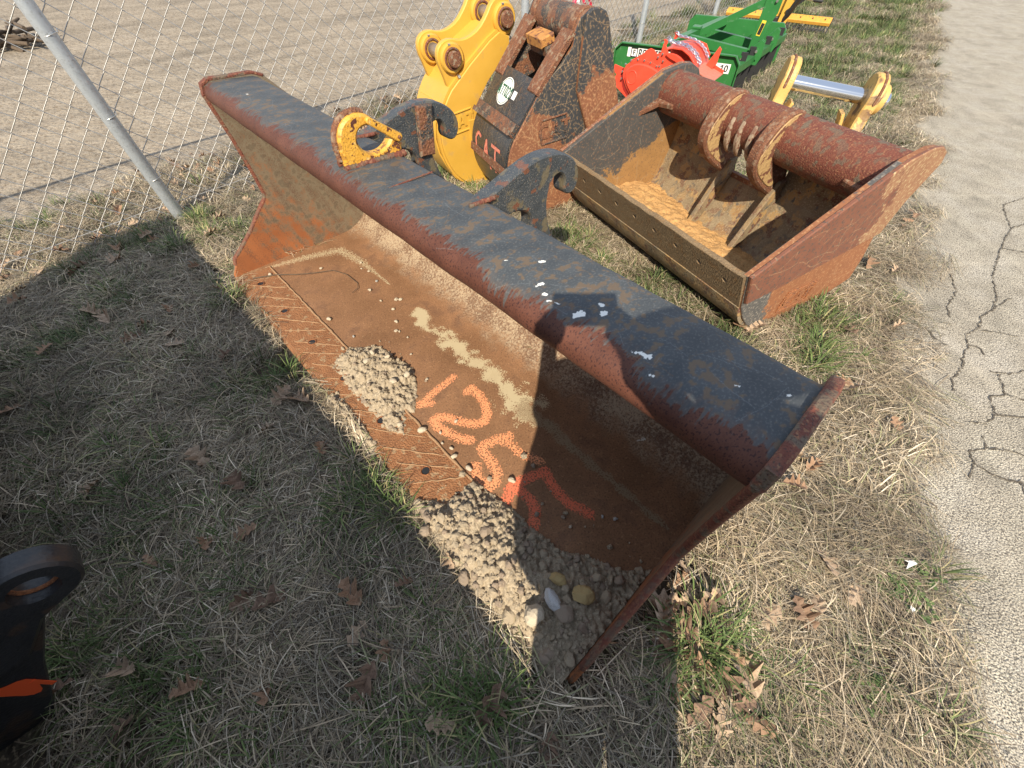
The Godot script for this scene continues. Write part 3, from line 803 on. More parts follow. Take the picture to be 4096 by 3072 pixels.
func build_loader_bucket() -> void:
	var o := thing("loader_bucket", "wide rusted wheel loader bucket with slate top lip and orange spray paint on its floor", "bucket", wp(0.199, 0, 0.104), -43.2)
	var inner := uv_mat(loader_interior(), 0.80, 1.0 / INT_W, 1.0 / INT_H, M.grit, 0.5)
	inner.uv1_scale = Vector3(1.0 / INT_W, 1.0 / INT_H, 1)
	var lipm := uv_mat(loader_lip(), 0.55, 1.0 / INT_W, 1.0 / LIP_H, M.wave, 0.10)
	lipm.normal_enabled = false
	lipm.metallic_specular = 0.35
	inner.normal_enabled = false
	inner.heightmap_enabled = false
	var cheekm := uv_mat(loader_cheek(), 0.8, 1.0 / 1.2, 1.0 / 1.1)
	cheekm.uv1_offset = Vector3(0.1 / 1.2, 0, 0)
	part(o, "back_and_floor", shell(loader_profile(), 0.026, -2.84, 0.0), inner)
	# rounded front lip and top plate
	var lip := PackedVector2Array([Vector2(0.43, 0.925), Vector2(0.40, 0.912)])
	for k in 13:
		var a := deg_to_rad(-70.0 - 200.0 * k / 12.0)
		lip.append(Vector2(0.348, 0.948) + Vector2(cos(a), sin(a)) * 0.05)
	lip.append_array(PackedVector2Array([Vector2(0.40, 0.9985), Vector2(0.55, 0.990), Vector2(0.572, 0.982), Vector2(0.575, 0.965), Vector2(0.55, 0.950)]))
	lip.reverse()
	# arc length must begin under the lip: outline is clockwise as listed, so hand it over already turned
	var mb := MB.new()
	var arc := 0.0
	lip.reverse()
	var kk := lip.size()
	var sn := PackedVector2Array()
	for i in kk:
		var d := (lip[(i + 1) % kk] - lip[i]).normalized()
		sn.append(Vector2(-d.y, d.x))
	var nz := 56
	var fz := FastNoiseLite.new()
	fz.seed = 9
	fz.frequency = 1.6
	for i in kk:
		var j := (i + 1) % kk
		var l := lip[i].distance_to(lip[j])
		var na2 := (sn[i] + sn[(i + kk - 1) % kk]).normalized() if sn[i].dot(sn[(i + kk - 1) % kk]) > 0.75 else sn[i]
		var nb2 := (sn[i] + sn[j]).normalized() if sn[i].dot(sn[j]) > 0.75 else sn[i]
		for s in nz:
			var z0 := -2.84 + 2.84 * s / nz
			var z1 := -2.84 + 2.84 * (s + 1) / nz
			var w0 := fz.get_noise_1d(z0 * 3.0) * 0.0022
			var w1 := fz.get_noise_1d(z1 * 3.0) * 0.0022
			mb.quad(Vector3(lip[i].x + w0, lip[i].y + w0, z0), Vector3(lip[j].x + w0, lip[j].y + w0, z0), Vector3(lip[j].x + w1, lip[j].y + w1, z1), Vector3(lip[i].x + w1, lip[i].y + w1, z1), Vector3(na2.x, na2.y, 0), Vector3(nb2.x, nb2.y, 0), Vector3(nb2.x, nb2.y, 0), Vector3(na2.x, na2.y, 0), Vector2(-z0, arc), Vector2(-z0, arc + l), Vector2(-z1, arc + l), Vector2(-z1, arc))
		arc += l
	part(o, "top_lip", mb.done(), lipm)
	# end plates with heavy rusted rims
	for e in [[-2.866, -2.838], [-0.002, 0.022]]:
		var ch := part(o, "end_plate", plate(cheek_outline(), e[0], e[1], 0.006), cheekm)
		var rim := MB.new()
		var ol := cheek_outline()
		var path := PackedVector3Array()
		for i in range(2, 13): path.append(Vector3(ol[i].x + 0.008, ol[i].y - (0.008 if i > 12 else 0.0), (e[0] + e[1]) / 2))
		sweep(rim, path, (e[1] - e[0]) * 0.53, 8)
		var rm := part(ch, "rusted_rim", rim.done(), M.rust_red)
		part(ch, "top_rim", plate(pv([[0.288, 0.950], [0.300, 0.999], [0.34, 1.0165], [0.45, 1.012], [0.55, 1.0105], [0.609, 0.989], [0.60, 0.975], [0.55, 0.995], [0.345, 1.0], [0.312, 0.985], [0.302, 0.95]]), e[0] - 0.0015, e[1] + 0.0015, 0.004), M.rust_red)
	# bolted wear edge: a second plate whose hind seam is the long weld
	part(o, "cutting_edge", plate(pv([[-0.052, 0.012], [-0.045, 0.006], [0.17, 0.004], [0.174, 0.036], [0.165, 0.0385], [-0.035, 0.0375]]), -2.80, -0.005, 0.002), M.cut_edge)
	var rr := RandomNumberGenerator.new()
	rr.seed = 41
	mb = MB.new()
	var seam := PackedVector3Array()
	var srad := []
	for k in 110:
		seam.append(Vector3(0.176 + rr.randf_range(-0.0025, 0.0025), 0.0365 + rr.randf_range(-0.001, 0.0012), -2.80 + 2.78 * k / 109.0))
		srad.append(rr.randf_range(0.0045, 0.0075))
	sweep(mb, seam, srad, 6)
	part(o, "seam_weld", mb.done(), M.weld_dusty)
	var z := -2.70
	while z < -0.1:                                # hard-facing beads laid slantwise on the wear edge
		mb = MB.new()
		var path := PackedVector3Array()
		var rads := []
		var slope := rr.randf_range(0.15, 0.24) * (1.0 if z < -0.95 else 0.7)
		for k in 12:
			var t := k / 11.0
			path.append(Vector3(lerpf(-0.01, 0.160, t) + rr.randf_range(-0.002, 0.002), 0.038, z + slope * t + rr.randf_range(-0.003, 0.003)))
			rads.append(rr.randf_range(0.002, 0.0045) * (1.0 if t < 0.95 else 0.5))
		sweep(mb, path, rads, 5)
		part(o, "weld_bead", mb.done(), M.weld_dusty)
		z += rr.randf_range(0.105, 0.15)
	for k in 8:                                    # square bolt sockets in the wear edge
		var at := Vector3(0.06, 0.0405, -2.65 + 0.352 * k)
		mb = MB.new()
		rod(mb, at - Vector3(0, 0.006, 0), at, 0.016, 0.016, 14)
		part(o, "bolt_socket", mb.done(), M.black_plain)
		mb = MB.new()
		var ringp := PackedVector3Array()
		for s in 17: ringp.append(at + Vector3(cos(TAU * s / 16.0), 0, sin(TAU * s / 16.0)) * 0.021)
		sweep(mb, ringp, 0.0032, 5)
		part(o, "bolt_collar", mb.done(), M.rust_orange)
	# coupler hooks on the back
	for zc in [-1.045, -1.76]:
		var h := part(o, "coupler_hook", plate(hook_outline(), zc - 0.030, zc + 0.030, 0.006), M.black_blue)
		var e := MB.new()
		var ol := hook_outline()
		var path := PackedVector3Array()
		for i in range(3, 40): path.append(Vector3(ol[i].x - 0.002, ol[i].y - 0.003, zc))
		if zc < -1.5:
			var pads := MB.new()
			box(pads, Transform3D(Basis.from_euler(Vector3(0, 0, -0.08)), Vector3(0.835, 0.945, zc + 0.038)), Vector3(0.075, 0.19, 0.024), 0.007)
			part(h, "bearing_pad", pads.done(), M.black_rust)
		var wl := MB.new()
		var wpth := PackedVector3Array()
		for k in 16: wpth.append(Vector3(lerpf(0.50, 0.60, k / 15.0), lerpf(0.994, 0.988, k / 15.0), zc + 0.034 + rr.randf_range(-0.002, 0.002)))
		sweep(wl, wpth, 0.008, 6)
		part(h, "weld", wl.done(), M.rust_red)
	# rectangular rubbed patch frame where a plate was cut off beside the lifting hook
	var marks := MB.new()
	box(marks, Transform3D(Basis(), Vector3(0.47, 0.9965, -1.275)), Vector3(0.17, 0.004, 0.006), 0.001)
	part(o, "weld_scar", marks.done(), M.rust_red)
	# yellow weld-on lifting hook
	var lh := pv([[0.352, 0.992], [0.578, 0.990], [0.582, 1.013], [0.574, 1.043], [0.552, 1.060], [0.535, 1.040], [0.510, 1.022], [0.475, 1.016], [0.445, 1.024], [0.424, 1.045], [0.417, 1.070], [0.428, 1.094], [0.452, 1.105], [0.482, 1.102], [0.492, 1.122], [0.462, 1.141], [0.425, 1.146], [0.390, 1.136], [0.362, 1.108], [0.350, 1.065], [0.354, 1.025]])
	var hk := part(o, "lifting_hook", plate(soften(lh, 2), -1.529, -1.487, 0.008), M.yellow_chipped)
	var lt := MB.new()
	var latch := PackedVector2Array()
	for k in 9: latch.append(Vector2(0.470, 1.120) + Vector2(cos(deg_to_rad(40 + 22.5 * k)), sin(deg_to_rad(40 + 22.5 * k))) * 0.011)
	for k in 9: latch.append(Vector2(0.566, 1.050) + Vector2(cos(deg_to_rad(220 + 22.5 * k)), sin(deg_to_rad(220 + 22.5 * k))) * 0.015)
	extrude(lt, latch, -1.488, -1.472, 0.003, [[Vector2(0.492, 1.104), ring2(Vector2(0.492, 1.104), 0.006, 10)]])
	var la := part(hk, "latch", lt.done(), M.yellow_chipped)
	part(hk, "pivot_pin", rodm(Vector3(0.566, 1.05, -1.475), Vector3(0.566, 1.05, -1.466), 0.006, 12, 0.001), M.rust)
	# its outer rim is bare and rusty
	var rim2 := MB.new()
	var rp := PackedVector3Array()
	var lho := soften(lh, 1)
	for i in range(29, 41): rp.append(Vector3(lho[i].x - 0.001, lho[i].y, -1.514))
	sweep(rim2, rp, 0.0125, 8)
	part(hk, "worn_rim", rim2.done(), M.rust)
	var wb := MB.new()
	for side in [-1.484, -1.532]:
		var wpth := PackedVector3Array()
		var rads := []
		for k in 40:
			wpth.append(Vector3(lerpf(0.345, 0.585, k / 39.0), 0.999 - 0.008 * k / 39.0 + rr.randf_range(-0.002, 0.002), side + rr.randf_range(-0.003, 0.003)))
			rads.append(rr.randf_range(0.009, 0.014))
		sweep(wb, wpth, rads, 7)
	part(hk, "fillet_weld", wb.done(), M.rust_red)

# the next bucket of the row, behind the photographer: only a lug and the shoulder of its back reach into the picture, but it shades the grass
func build_shading_bucket() -> void:
	var o := thing("coupler_bucket", "tall black bucket beside the photographer with a round eye lug and orange paint spot", "bucket", wp(-1.487, 0, -1.396), -43.2)
	var prof := PackedVector2Array([Vector2(-0.10, 0.035), Vector2(0.58, 0.035)])
	prof.append_array(bezier(Vector2(0.58, 0.035), Vector2(0.86, 0.04), Vector2(0.98, 0.36), 8))
	prof.append_array(bezier(Vector2(0.98, 0.36), Vector2(1.07, 0.62), Vector2(1.03, 0.92), 6))
	prof.append_array(bezier(Vector2(1.03, 0.92), Vector2(1.01, 1.12), Vector2(0.92, 1.28), 4))
	part(o, "back_and_floor", shell(prof, 0.03, -2.92, 0.90), M.black_smooth)
	var ol := PackedVector2Array([Vector2(-0.10, 0.0)])
	ol.append_array(pv([[0.30, 0.40], [0.42, 0.80], [0.50, 1.22], [0.92, 1.30], [1.03, 1.12], [1.07, 0.92], [1.10, 0.62], [1.04, 0.34], [0.90, 0.10], [0.72, 0.0]]))
	for e in [[-2.95, -2.92], [0.90, 0.93]]: part(o, "end_plate", plate(ol, e[0], e[1], 0.005), M.black_smooth)
	part(o, "top_lip", plate(pv([[0.50, 1.21], [0.93, 1.26], [0.94, 1.285], [0.90, 1.30], [0.52, 1.255], [0.48, 1.23]]), -2.92, 0.90, 0.004), M.black_smooth)
	# the lug: a slab with an eye, and the rib it stands on
	var lug := PackedVector2Array()
	var c := Vector2(1.36, 0.54)
	for k in 13:
		var a := deg_to_rad(-70 + 190.0 * k / 12)
		lug.append(c + Vector2(cos(a), sin(a)) * 0.085)
	lug.append_array(pv([[1.22, 0.645], [1.02, 0.66], [1.00, 0.30], [1.20, 0.33], [1.30, 0.43]]))
	for zc in [-0.98, -0.20]:
		var g := part(o, "eye_lug", plate(lug, zc - 0.035, zc + 0.035, 0.008, [[c, ring2(c, 0.045, 24)]]), M.black_smooth)
		var eye := MB.new()
		var rp := PackedVector3Array()
		for s in 25: rp.append(Vector3(c.x + cos(TAU * s / 24.0) * 0.044, c.y + sin(TAU * s / 24.0) * 0.044, zc))
		sweep(eye, rp, 0.006, 6)
		part(g, "worn_eye", eye.done(), M.rust_orange)
		part(o, "back_rib", plate(pv([[0.80, 0.0], [1.01, 0.0], [1.035, 0.03], [1.173, 0.254], [1.31, 0.44], [1.02, 0.47], [0.85, 0.15]]), zc - 0.02, zc + 0.02, 0.004), M.black_smooth)
	# a spot of spray paint that has run down over the rib
	var spot := MB.new()
	var rr := RandomNumberGenerator.new()
	rr.seed = 3
	var prev := Vector2.ZERO
	var first := Vector2.ZERO
	for k in 19:
		var a := TAU * k / 18.0
		var r := 0.045 * (1.0 + 0.18 * sin(a * 3.0 + 1.0)) if k < 18 else 0.0
		var p := Vector2(cos(a) * r * 0.62, sin(a) * r * 1.35) if k < 18 else first
		if k == 0: first = p
		else:
			var cc := Vector3(1.09, 0.215, -0.9575)
			var nn := Vector3(0, 0, 1)
			spot.tri(cc, cc + Vector3(prev.x, prev.y, 0), cc + Vector3(p.x, p.y, 0), nn, nn, nn)
		prev = p
	box(spot, Transform3D(Basis(), Vector3(1.115, 0.180, -0.9570)), Vector3(0.012, 0.07, 0.003), 0.001)
	part(o, "paint_spot", spot.done(), M.spray_orange)

# ---------------------------------------------------------------- ditching bucket lying on its back
func build_ditch_bucket() -> void:
	var o := thing("ditching_bucket", "rusted excavator ditching bucket lying open side up with sand in it", "bucket", wp(1.415, 0, 1.729), -28.0)
	var wdt := 1.56
	# belly, floor and back wall
	var prof := PackedVector2Array([Vector2(-0.285, 0.265)])
	prof.append_array(bezier(Vector2(-0.285, 0.265), Vector2(-0.20, 0.05), Vector2(0.05, 0.028), 8))
	prof.append(Vector2(0.36, 0.03))
	prof.append_array(bezier(Vector2(0.36, 0.03), Vector2(0.50, 0.06), Vector2(0.56, 0.24), 5))
	prof.append(Vector2(0.605, 0.375))
	part(o, "floor_and_back", shell(prof, 0.02, -wdt, 0.0), M.inner_clay)
	# upper back wall below the tube, leaving a slot between the ears
	for e in [[-wdt, -1.02], [-0.60, 0.0]]:
		part(o, "upper_back_wall", shell(PackedVector2Array([Vector2(0.605, 0.377), Vector2(0.625, 0.50), Vector2(0.60, 0.62)]), 0.018, e[0], e[1]), M.inner_clay)
	# cutting edge with bolt holes: holes are cut in the plate's own plane
	var edge := Node3D.new()
	edge.name = "cutting_edge"
	o.add_child(edge)
	var dir := Vector2(-0.385, 0.478) - Vector2(-0.285, 0.262)
	var ln := dir.length()
	var holes := []
	for k in 8:
		var hc := Vector2(-1.327 + 0.174 * k, ln * 0.56)
		holes.append([hc, ring2(hc, 0.016, 14)])
	var em := MB.new()
	var tmp := MB.new()
	var eo := PackedVector2Array([Vector2(-wdt, 0), Vector2(0.0, 0)])
	var rr := RandomNumberGenerator.new()
	rr.seed = 12
	for k in 41: eo.append(Vector2(-wdt * k / 40.0, ln + rr.randf_range(-0.005, 0.003)))
	extrude(tmp, eo, -0.014, 0.014, 0.003, holes)
	var d3 := Vector3(dir.x, dir.y, 0) / ln
	var bz := Basis(Vector3(0, 0, 1), d3, Vector3(0, 0, 1).cross(d3))
	var xf := Transform3D(bz, Vector3(-0.285, 0.262, 0))
	for i in range(0, tmp.v.size(), 3): em.tri(xf * tmp.v[i], xf * tmp.v[i + 1], xf * tmp.v[i + 2], bz * tmp.n[i], bz * tmp.n[i + 1], bz * tmp.n[i + 2])
	var ep := part(edge, "edge_plate", em.done(), M.edge_brown)
	# ends: a lower plate, a proud upper wear plate and their rims
	var side := pv([[-0.385, 0.480], [-0.300, 0.268], [-0.235, 0.175], [-0.15, 0.085], [-0.02, 0.0], [0.46, 0.0], [0.74, 0.09], [0.70, 0.25], [0.625, 0.42], [0.63, 0.60], [0.700, 0.775], [0.665, 0.825], [0.60, 0.858], [0.515, 0.866], [0.37, 0.842], [0.0, 0.668]])
	var upper := pv([[-0.389, 0.487], [-0.312, 0.305], [-0.10, 0.325], [0.25, 0.375], [0.62, 0.430], [0.634, 0.60], [0.706, 0.775], [0.670, 0.831], [0.60, 0.864], [0.515, 0.872], [0.37, 0.849], [0.0, 0.675]])
	var near := part(o, "end_plate", plate(side, -0.018, 0.012, 0.004), M.near_end)
	part(near, "wear_plate", plate(upper, 0.010, 0.032, 0.005), M.near_wear)
	var far := part(o, "end_plate", plate(side, -wdt - 0.012, -wdt + 0.018, 0.004), M.far_end)
	part(far, "wear_plate", plate(upper, -wdt - 0.034, -wdt - 0.010, 0.005), M.end_rust)
	# cast emblem on the near end
	var em2 := embossed(Vector3(0.20, 0.155, 0.013), Basis(), 0.24, 0.13, M.rust_orange)
	near.add_child(em2)
	# torsion tube along the rear rim
	var tb := MB.new()
	rod(tb, Vector3(0.475, 0.715, -wdt + 0.01), Vector3(0.475, 0.715, -0.01), 0.128, 0.128, 40)
	part(o, "torsion_tube", tb.done(), M.rust_red)
	# gussets where the tube meets the ends
	var gus := pv([[0.10, 0.66], [0.30, 0.755], [0.42, 0.80], [0.50, 0.70], [0.44, 0.60], [0.36, 0.575], [0.30, 0.575], [0.22, 0.59], [0.15, 0.61]])
	for e in [[-wdt + 0.01, 1.0], [-0.012, -1.0]]:
		var g := MB.new()
		for s in 3:
			var x := 0.035 + 0.05 * s
		var wedge := PackedVector2Array([Vector2(0, 0), Vector2(0.17, 0.0), Vector2(0.155, 0.03), Vector2(0.05, 0.05), Vector2(0.0, 0.20)])
		var tm := MB.new()
		extrude(tm, wedge, -0.016, 0.016, 0.004)
		var ax := Vector3(0, 0, e[1])
		var ay := Vector3(-0.66, -0.28, 0).normalized()
		var gb := Basis(ax, ay, ax.cross(ay))
		var gx := Transform3D(gb, Vector3(0.37, 0.69, e[0]))
		for i in range(0, tm.v.size(), 3): g.tri(gx * tm.v[i], gx * tm.v[i + 1], gx * tm.v[i + 2], gb * tm.n[i], gb * tm.n[i + 1], gb * tm.n[i + 2])
		part(o, "corner_gusset", g.done(), M.rust)
	# pin ears: curved slabs that wrap the tube
	var ear := soften(pv([[0.52, 0.845], [0.42, 0.872], [0.335, 0.842], [0.262, 0.765], [0.228, 0.66], [0.262, 0.575], [0.36, 0.485], [0.50, 0.405], [0.64, 0.335], [0.66, 0.37], [0.62, 0.46], [0.58, 0.56], [0.50, 0.60], [0.47, 0.70], [0.50, 0.78]]), 2)
	for zc in [-1.0, -0.62]:
		var er := part(o, "pin_ear", plate(ear, zc - 0.034, zc + 0.034, 0.010), M.rust)
		var we := MB.new()
		var off := 0.034 if zc < -0.8 else 0.036
		var wf := soften(pv([[0.47, 0.852], [0.40, 0.848], [0.335, 0.812], [0.278, 0.735], [0.252, 0.655], [0.285, 0.580], [0.37, 0.515], [0.47, 0.455], [0.50, 0.48], [0.42, 0.545], [0.375, 0.60], [0.355, 0.665], [0.368, 0.735], [0.41, 0.80]]), 2)
		extrude(we, wf, zc + off - 0.006, zc + off + 0.004, 0.003)
		part(er, "worn_face", we.done(), M.tan_worn)
		part(o, "back_rib", plate(pv([[0.33, 0.06], [0.40, 0.04], [0.60, 0.36], [0.60, 0.48], [0.54, 0.47]]), zc + 0.02, zc + 0.055, 0.005), M.inner_clay)
	var ribp := soften(pv([[0.42, 0.82], [0.352, 0.765], [0.325, 0.68], [0.352, 0.605], [0.41, 0.55], [0.435, 0.58], [0.385, 0.64], [0.37, 0.70], [0.40, 0.76]]), 1)
	for zc in [-0.905, -0.83, -0.745]: part(o, "tube_rib", plate(ribp, zc - 0.013, zc + 0.013, 0.004), M.tan_rust)
	# inner partition under the tube, with the slot through which grass shows
	part(o, "slot_sill", boxm(Vector3(0.61, 0.372, -0.81), Vector3(0.035, 0.03, 0.46), Vector3.ZERO, 0.004), M.rust)
	# sand in the bottom
	var sp := thing("sand_heap", "drift of ochre sand lying in the ditching bucket", "sand", wp(1.415, 0, 1.729), -28.0)
	sp.set_meta("kind", "stuff")
	var fn := FastNoiseLite.new()
	fn.seed = 8
	fn.frequency = 4.0
	fn.fractal_octaves = 4
	var sm := MB.new()
	var nx := 40
	var nzz := 110
	var hgt := func(i: int, j: int) -> Vector3:
		var x := lerpf(-0.20, 0.50, i / float(nx))
		var z := lerpf(-wdt + 0.012, -0.02, j / float(nzz))
		var y := 0.105 + fn.get_noise_2d(x * 3.0, z * 3.0) * 0.022 + fn.get_noise_2d(x * 14.0, z * 14.0) * 0.007
		y += 0.05 * smoothstep(-0.75, -1.5, z) - 0.06 * smoothstep(-0.45, 0.0, z) + 0.07 * smoothstep(0.02, -0.20, x)
		y -= 0.05 * smoothstep(0.25, 0.5, x)
		return Vector3(x, y, z)
	for i in nx:
		for j in nzz:
			var a: Vector3 = hgt.call(i, j)
			var b: Vector3 = hgt.call(i + 1, j)
			var c: Vector3 = hgt.call(i + 1, j + 1)
			var d: Vector3 = hgt.call(i, j + 1)
			var nn := (d - a).cross(b - a).normalized()
			if nn.y < 0: nn = -nn
			sm.quad(a, b, c, d, nn, nn, nn, nn)
	part(sp, "sand_surface", smooth_mesh(sm), M.sand)

func smooth_mesh(mb: MB) -> ArrayMesh:
	var st := SurfaceTool.new()
	st.begin(Mesh.PRIMITIVE_TRIANGLES)
	st.set_smooth_group(0)
	for i in mb.v.size(): 
		st.add_vertex(mb.v[i])
	st.index()
	st.generate_normals()
	return st.commit()

# a raised cast frame with the maker's three letters
func embossed(at: Vector3, b: Basis, w: float, h: float, mat: Material) -> Node3D:
	var root := MeshInstance3D.new()
	root.name = "cast_emblem"
	var mb := MB.new()
	var t := 0.012
	for e in [[Vector3(0, h / 2, 0), Vector3(w, t, 0.014)], [Vector3(0, -h / 2, 0), Vector3(w, t, 0.014)], [Vector3(-w / 2, 0, 0), Vector3(t, h - t, 0.0135)], [Vector3(w / 2, 0, 0), Vector3(t, h - t, 0.0135)]]:
		box(mb, Transform3D(Basis(), e[0]), e[1], 0.003)
	root.mesh = mb.done()
	root.material_override = mat
	var tx := MeshInstance3D.new()
	tx.name = "raised_letters"
	tx.mesh = lettering("CAT", h * 0.62, 0.012)
	tx.material_override = mat
	tx.scale = Vector3(1.15, 1, 1)
	root.add_child(tx)
	root.transform = Transform3D(b, at)
	return root

# ---------------------------------------------------------------- narrow yellow digging bucket
func build_yellow_bucket() -> void:
	var o := thing("digging_bucket", "clean yellow excavator digging bucket with two pins, beside the chain link fence", "bucket", wp(-0.279, 0, 3.515), -33.0)
	var wdt := 0.40
	var left := PackedVector2Array([Vector2(0.13, 0.02), Vector2(0.0, 0.012)])
	left.append_array(bezier(Vector2(0.0, 0.012), Vector2(-0.14, 0.03), Vector2(-0.225, 0.15), 6))
	left.append_array(bezier(Vector2(-0.225, 0.15), Vector2(-0.335, 0.33), Vector2(-0.295, 0.50), 8))
	left.append_array(bezier(Vector2(-0.295, 0.50), Vector2(-0.27, 0.61), Vector2(-0.185, 0.70), 5))
	left.append_array(pv([[-0.02, 0.83], [0.14, 0.94], [0.22, 0.98]]))
	var wr := left.duplicate()
	wr.reverse()
	part(o, "wrapper", shell(wr, 0.016, -wdt, 0.0), M.yellow)
	var side := left.duplicate()
	side.append_array(pv([[0.30, 0.95], [0.30, 0.88], [0.20, 0.79], [0.114, 0.714], [0.04, 0.62], [-0.005, 0.50], [-0.012, 0.38], [0.01, 0.26], [0.07, 0.12]]))
	for e in [[-0.001, 0.018], [-wdt - 0.018, -wdt + 0.001]]: part(o, "side_plate", plate(side, e[0], e[1], 0.004), M.yellow)
	# thicker side cutter along the mouth
	for e in [[0.016, 0.030], [-wdt - 0.030, -wdt - 0.016]]:
		part(o, "side_cutter", plate(pv([[-0.055, 0.30], [0.0, 0.19], [0.09, 0.03], [0.13, 0.03], [0.07, 0.14], [0.012, 0.27], [-0.01, 0.38], [-0.012, 0.50], [-0.075, 0.50], [-0.07, 0.40]]), e[0], e[1], 0.003), M.yellow)
	part(o, "lip_plate", boxm(Vector3(0.09, 0.02, -wdt / 2), Vector3(0.22, 0.03, wdt + 0.04), Vector3.ZERO, 0.004), M.yellow)
	# a welded doubler on the heel
	var dbl := MB.new()
	part(o, "heel_doubler", shell(PackedVector2Array([Vector2(-0.262, 0.62), Vector2(-0.318, 0.50), Vector2(-0.330, 0.40), Vector2(-0.312, 0.30), Vector2(-0.262, 0.20), Vector2(-0.20, 0.10), Vector2(-0.12, 0.03)]), 0.012, -wdt + 0.03, -0.03), M.yellow)
	var ear := soften(pv([[-0.19, 0.70], [-0.215, 0.78], [-0.25, 0.86], [-0.245, 0.925], [-0.20, 0.965], [-0.14, 0.975], [-0.07, 0.958], [0.0, 0.965], [0.08, 1.00], [0.145, 1.065], [0.185, 1.125], [0.24, 1.155], [0.31, 1.145], [0.36, 1.085], [0.365, 1.01], [0.33, 0.93], [0.26, 0.87], [0.12, 0.80], [-0.06, 0.70], [-0.13, 0.66]]), 1)
	for zc in [-0.045, -0.355]:
		var h1 := Vector2(-0.147, 0.873)
		var h2 := Vector2(0.276, 1.041)
		var er := part(o, "pin_ear", plate(ear, zc - 0.022, zc + 0.022, 0.006), M.yellow)
		for h in [h1, h2]:
			var bs := MB.new()
			rod(bs, Vector3(h.x, h.y, zc - 0.05), Vector3(h.x, h.y, zc + 0.05), 0.088, 0.088, 32, 0.010)
			part(er, "boss", bs.done(), M.yellow)
			for q in [-0.052, 0.052]:
				var ringm := MB.new()
				var rp := PackedVector3Array()
				for s in 25: rp.append(Vector3(h.x + cos(TAU * s / 24.0) * 0.056, h.y + sin(TAU * s / 24.0) * 0.056, zc + q))
				sweep(ringm, rp, 0.008, 6)
				part(er, "seal_ring", ringm.done(), M.rust_red)
			part(er, "grease_fitting", boxm(Vector3(h.x - 0.02, h.y + 0.076, zc + 0.045), Vector3(0.018, 0.012, 0.018)), M.zinc)
	for h in [Vector2(-0.147, 0.873), Vector2(0.276, 1.041)]:
		var pn := part(o, "pin", rodm(Vector3(h.x, h.y, -0.44), Vector3(h.x, h.y, 0.035), 0.040, 24, 0.006), M.steel_shaft)
		for e in [0.022, -0.43]: part(pn, "pin_end", rodm(Vector3(h.x, h.y, e - 0.012), Vector3(h.x, h.y, e + 0.022), 0.0465, 24, 0.005), M.rust)
		part(pn, "keeper_bolt", rodm(Vector3(h.x + 0.03, h.y - 0.10, 0.0), Vector3(h.x + 0.03, h.y - 0.10, 0.022), 0.012, 6, 0.002), M.zinc)
	part(o, "ear_bridge", shell(PackedVector2Array([Vector2(0.22, 0.985), Vector2(0.05, 0.90), Vector2(-0.10, 0.78), Vector2(-0.17, 0.70)]), 0.02, -0.335, -0.065), M.yellow)
	var sp := MeshInstance3D.new()
	var em := embossed(Vector3(-0.135, 0.50, 0.019), Basis.from_euler(Vector3(0, 0, 0.12)), 0.20, 0.13, M.yellow)
	o.add_child(em)

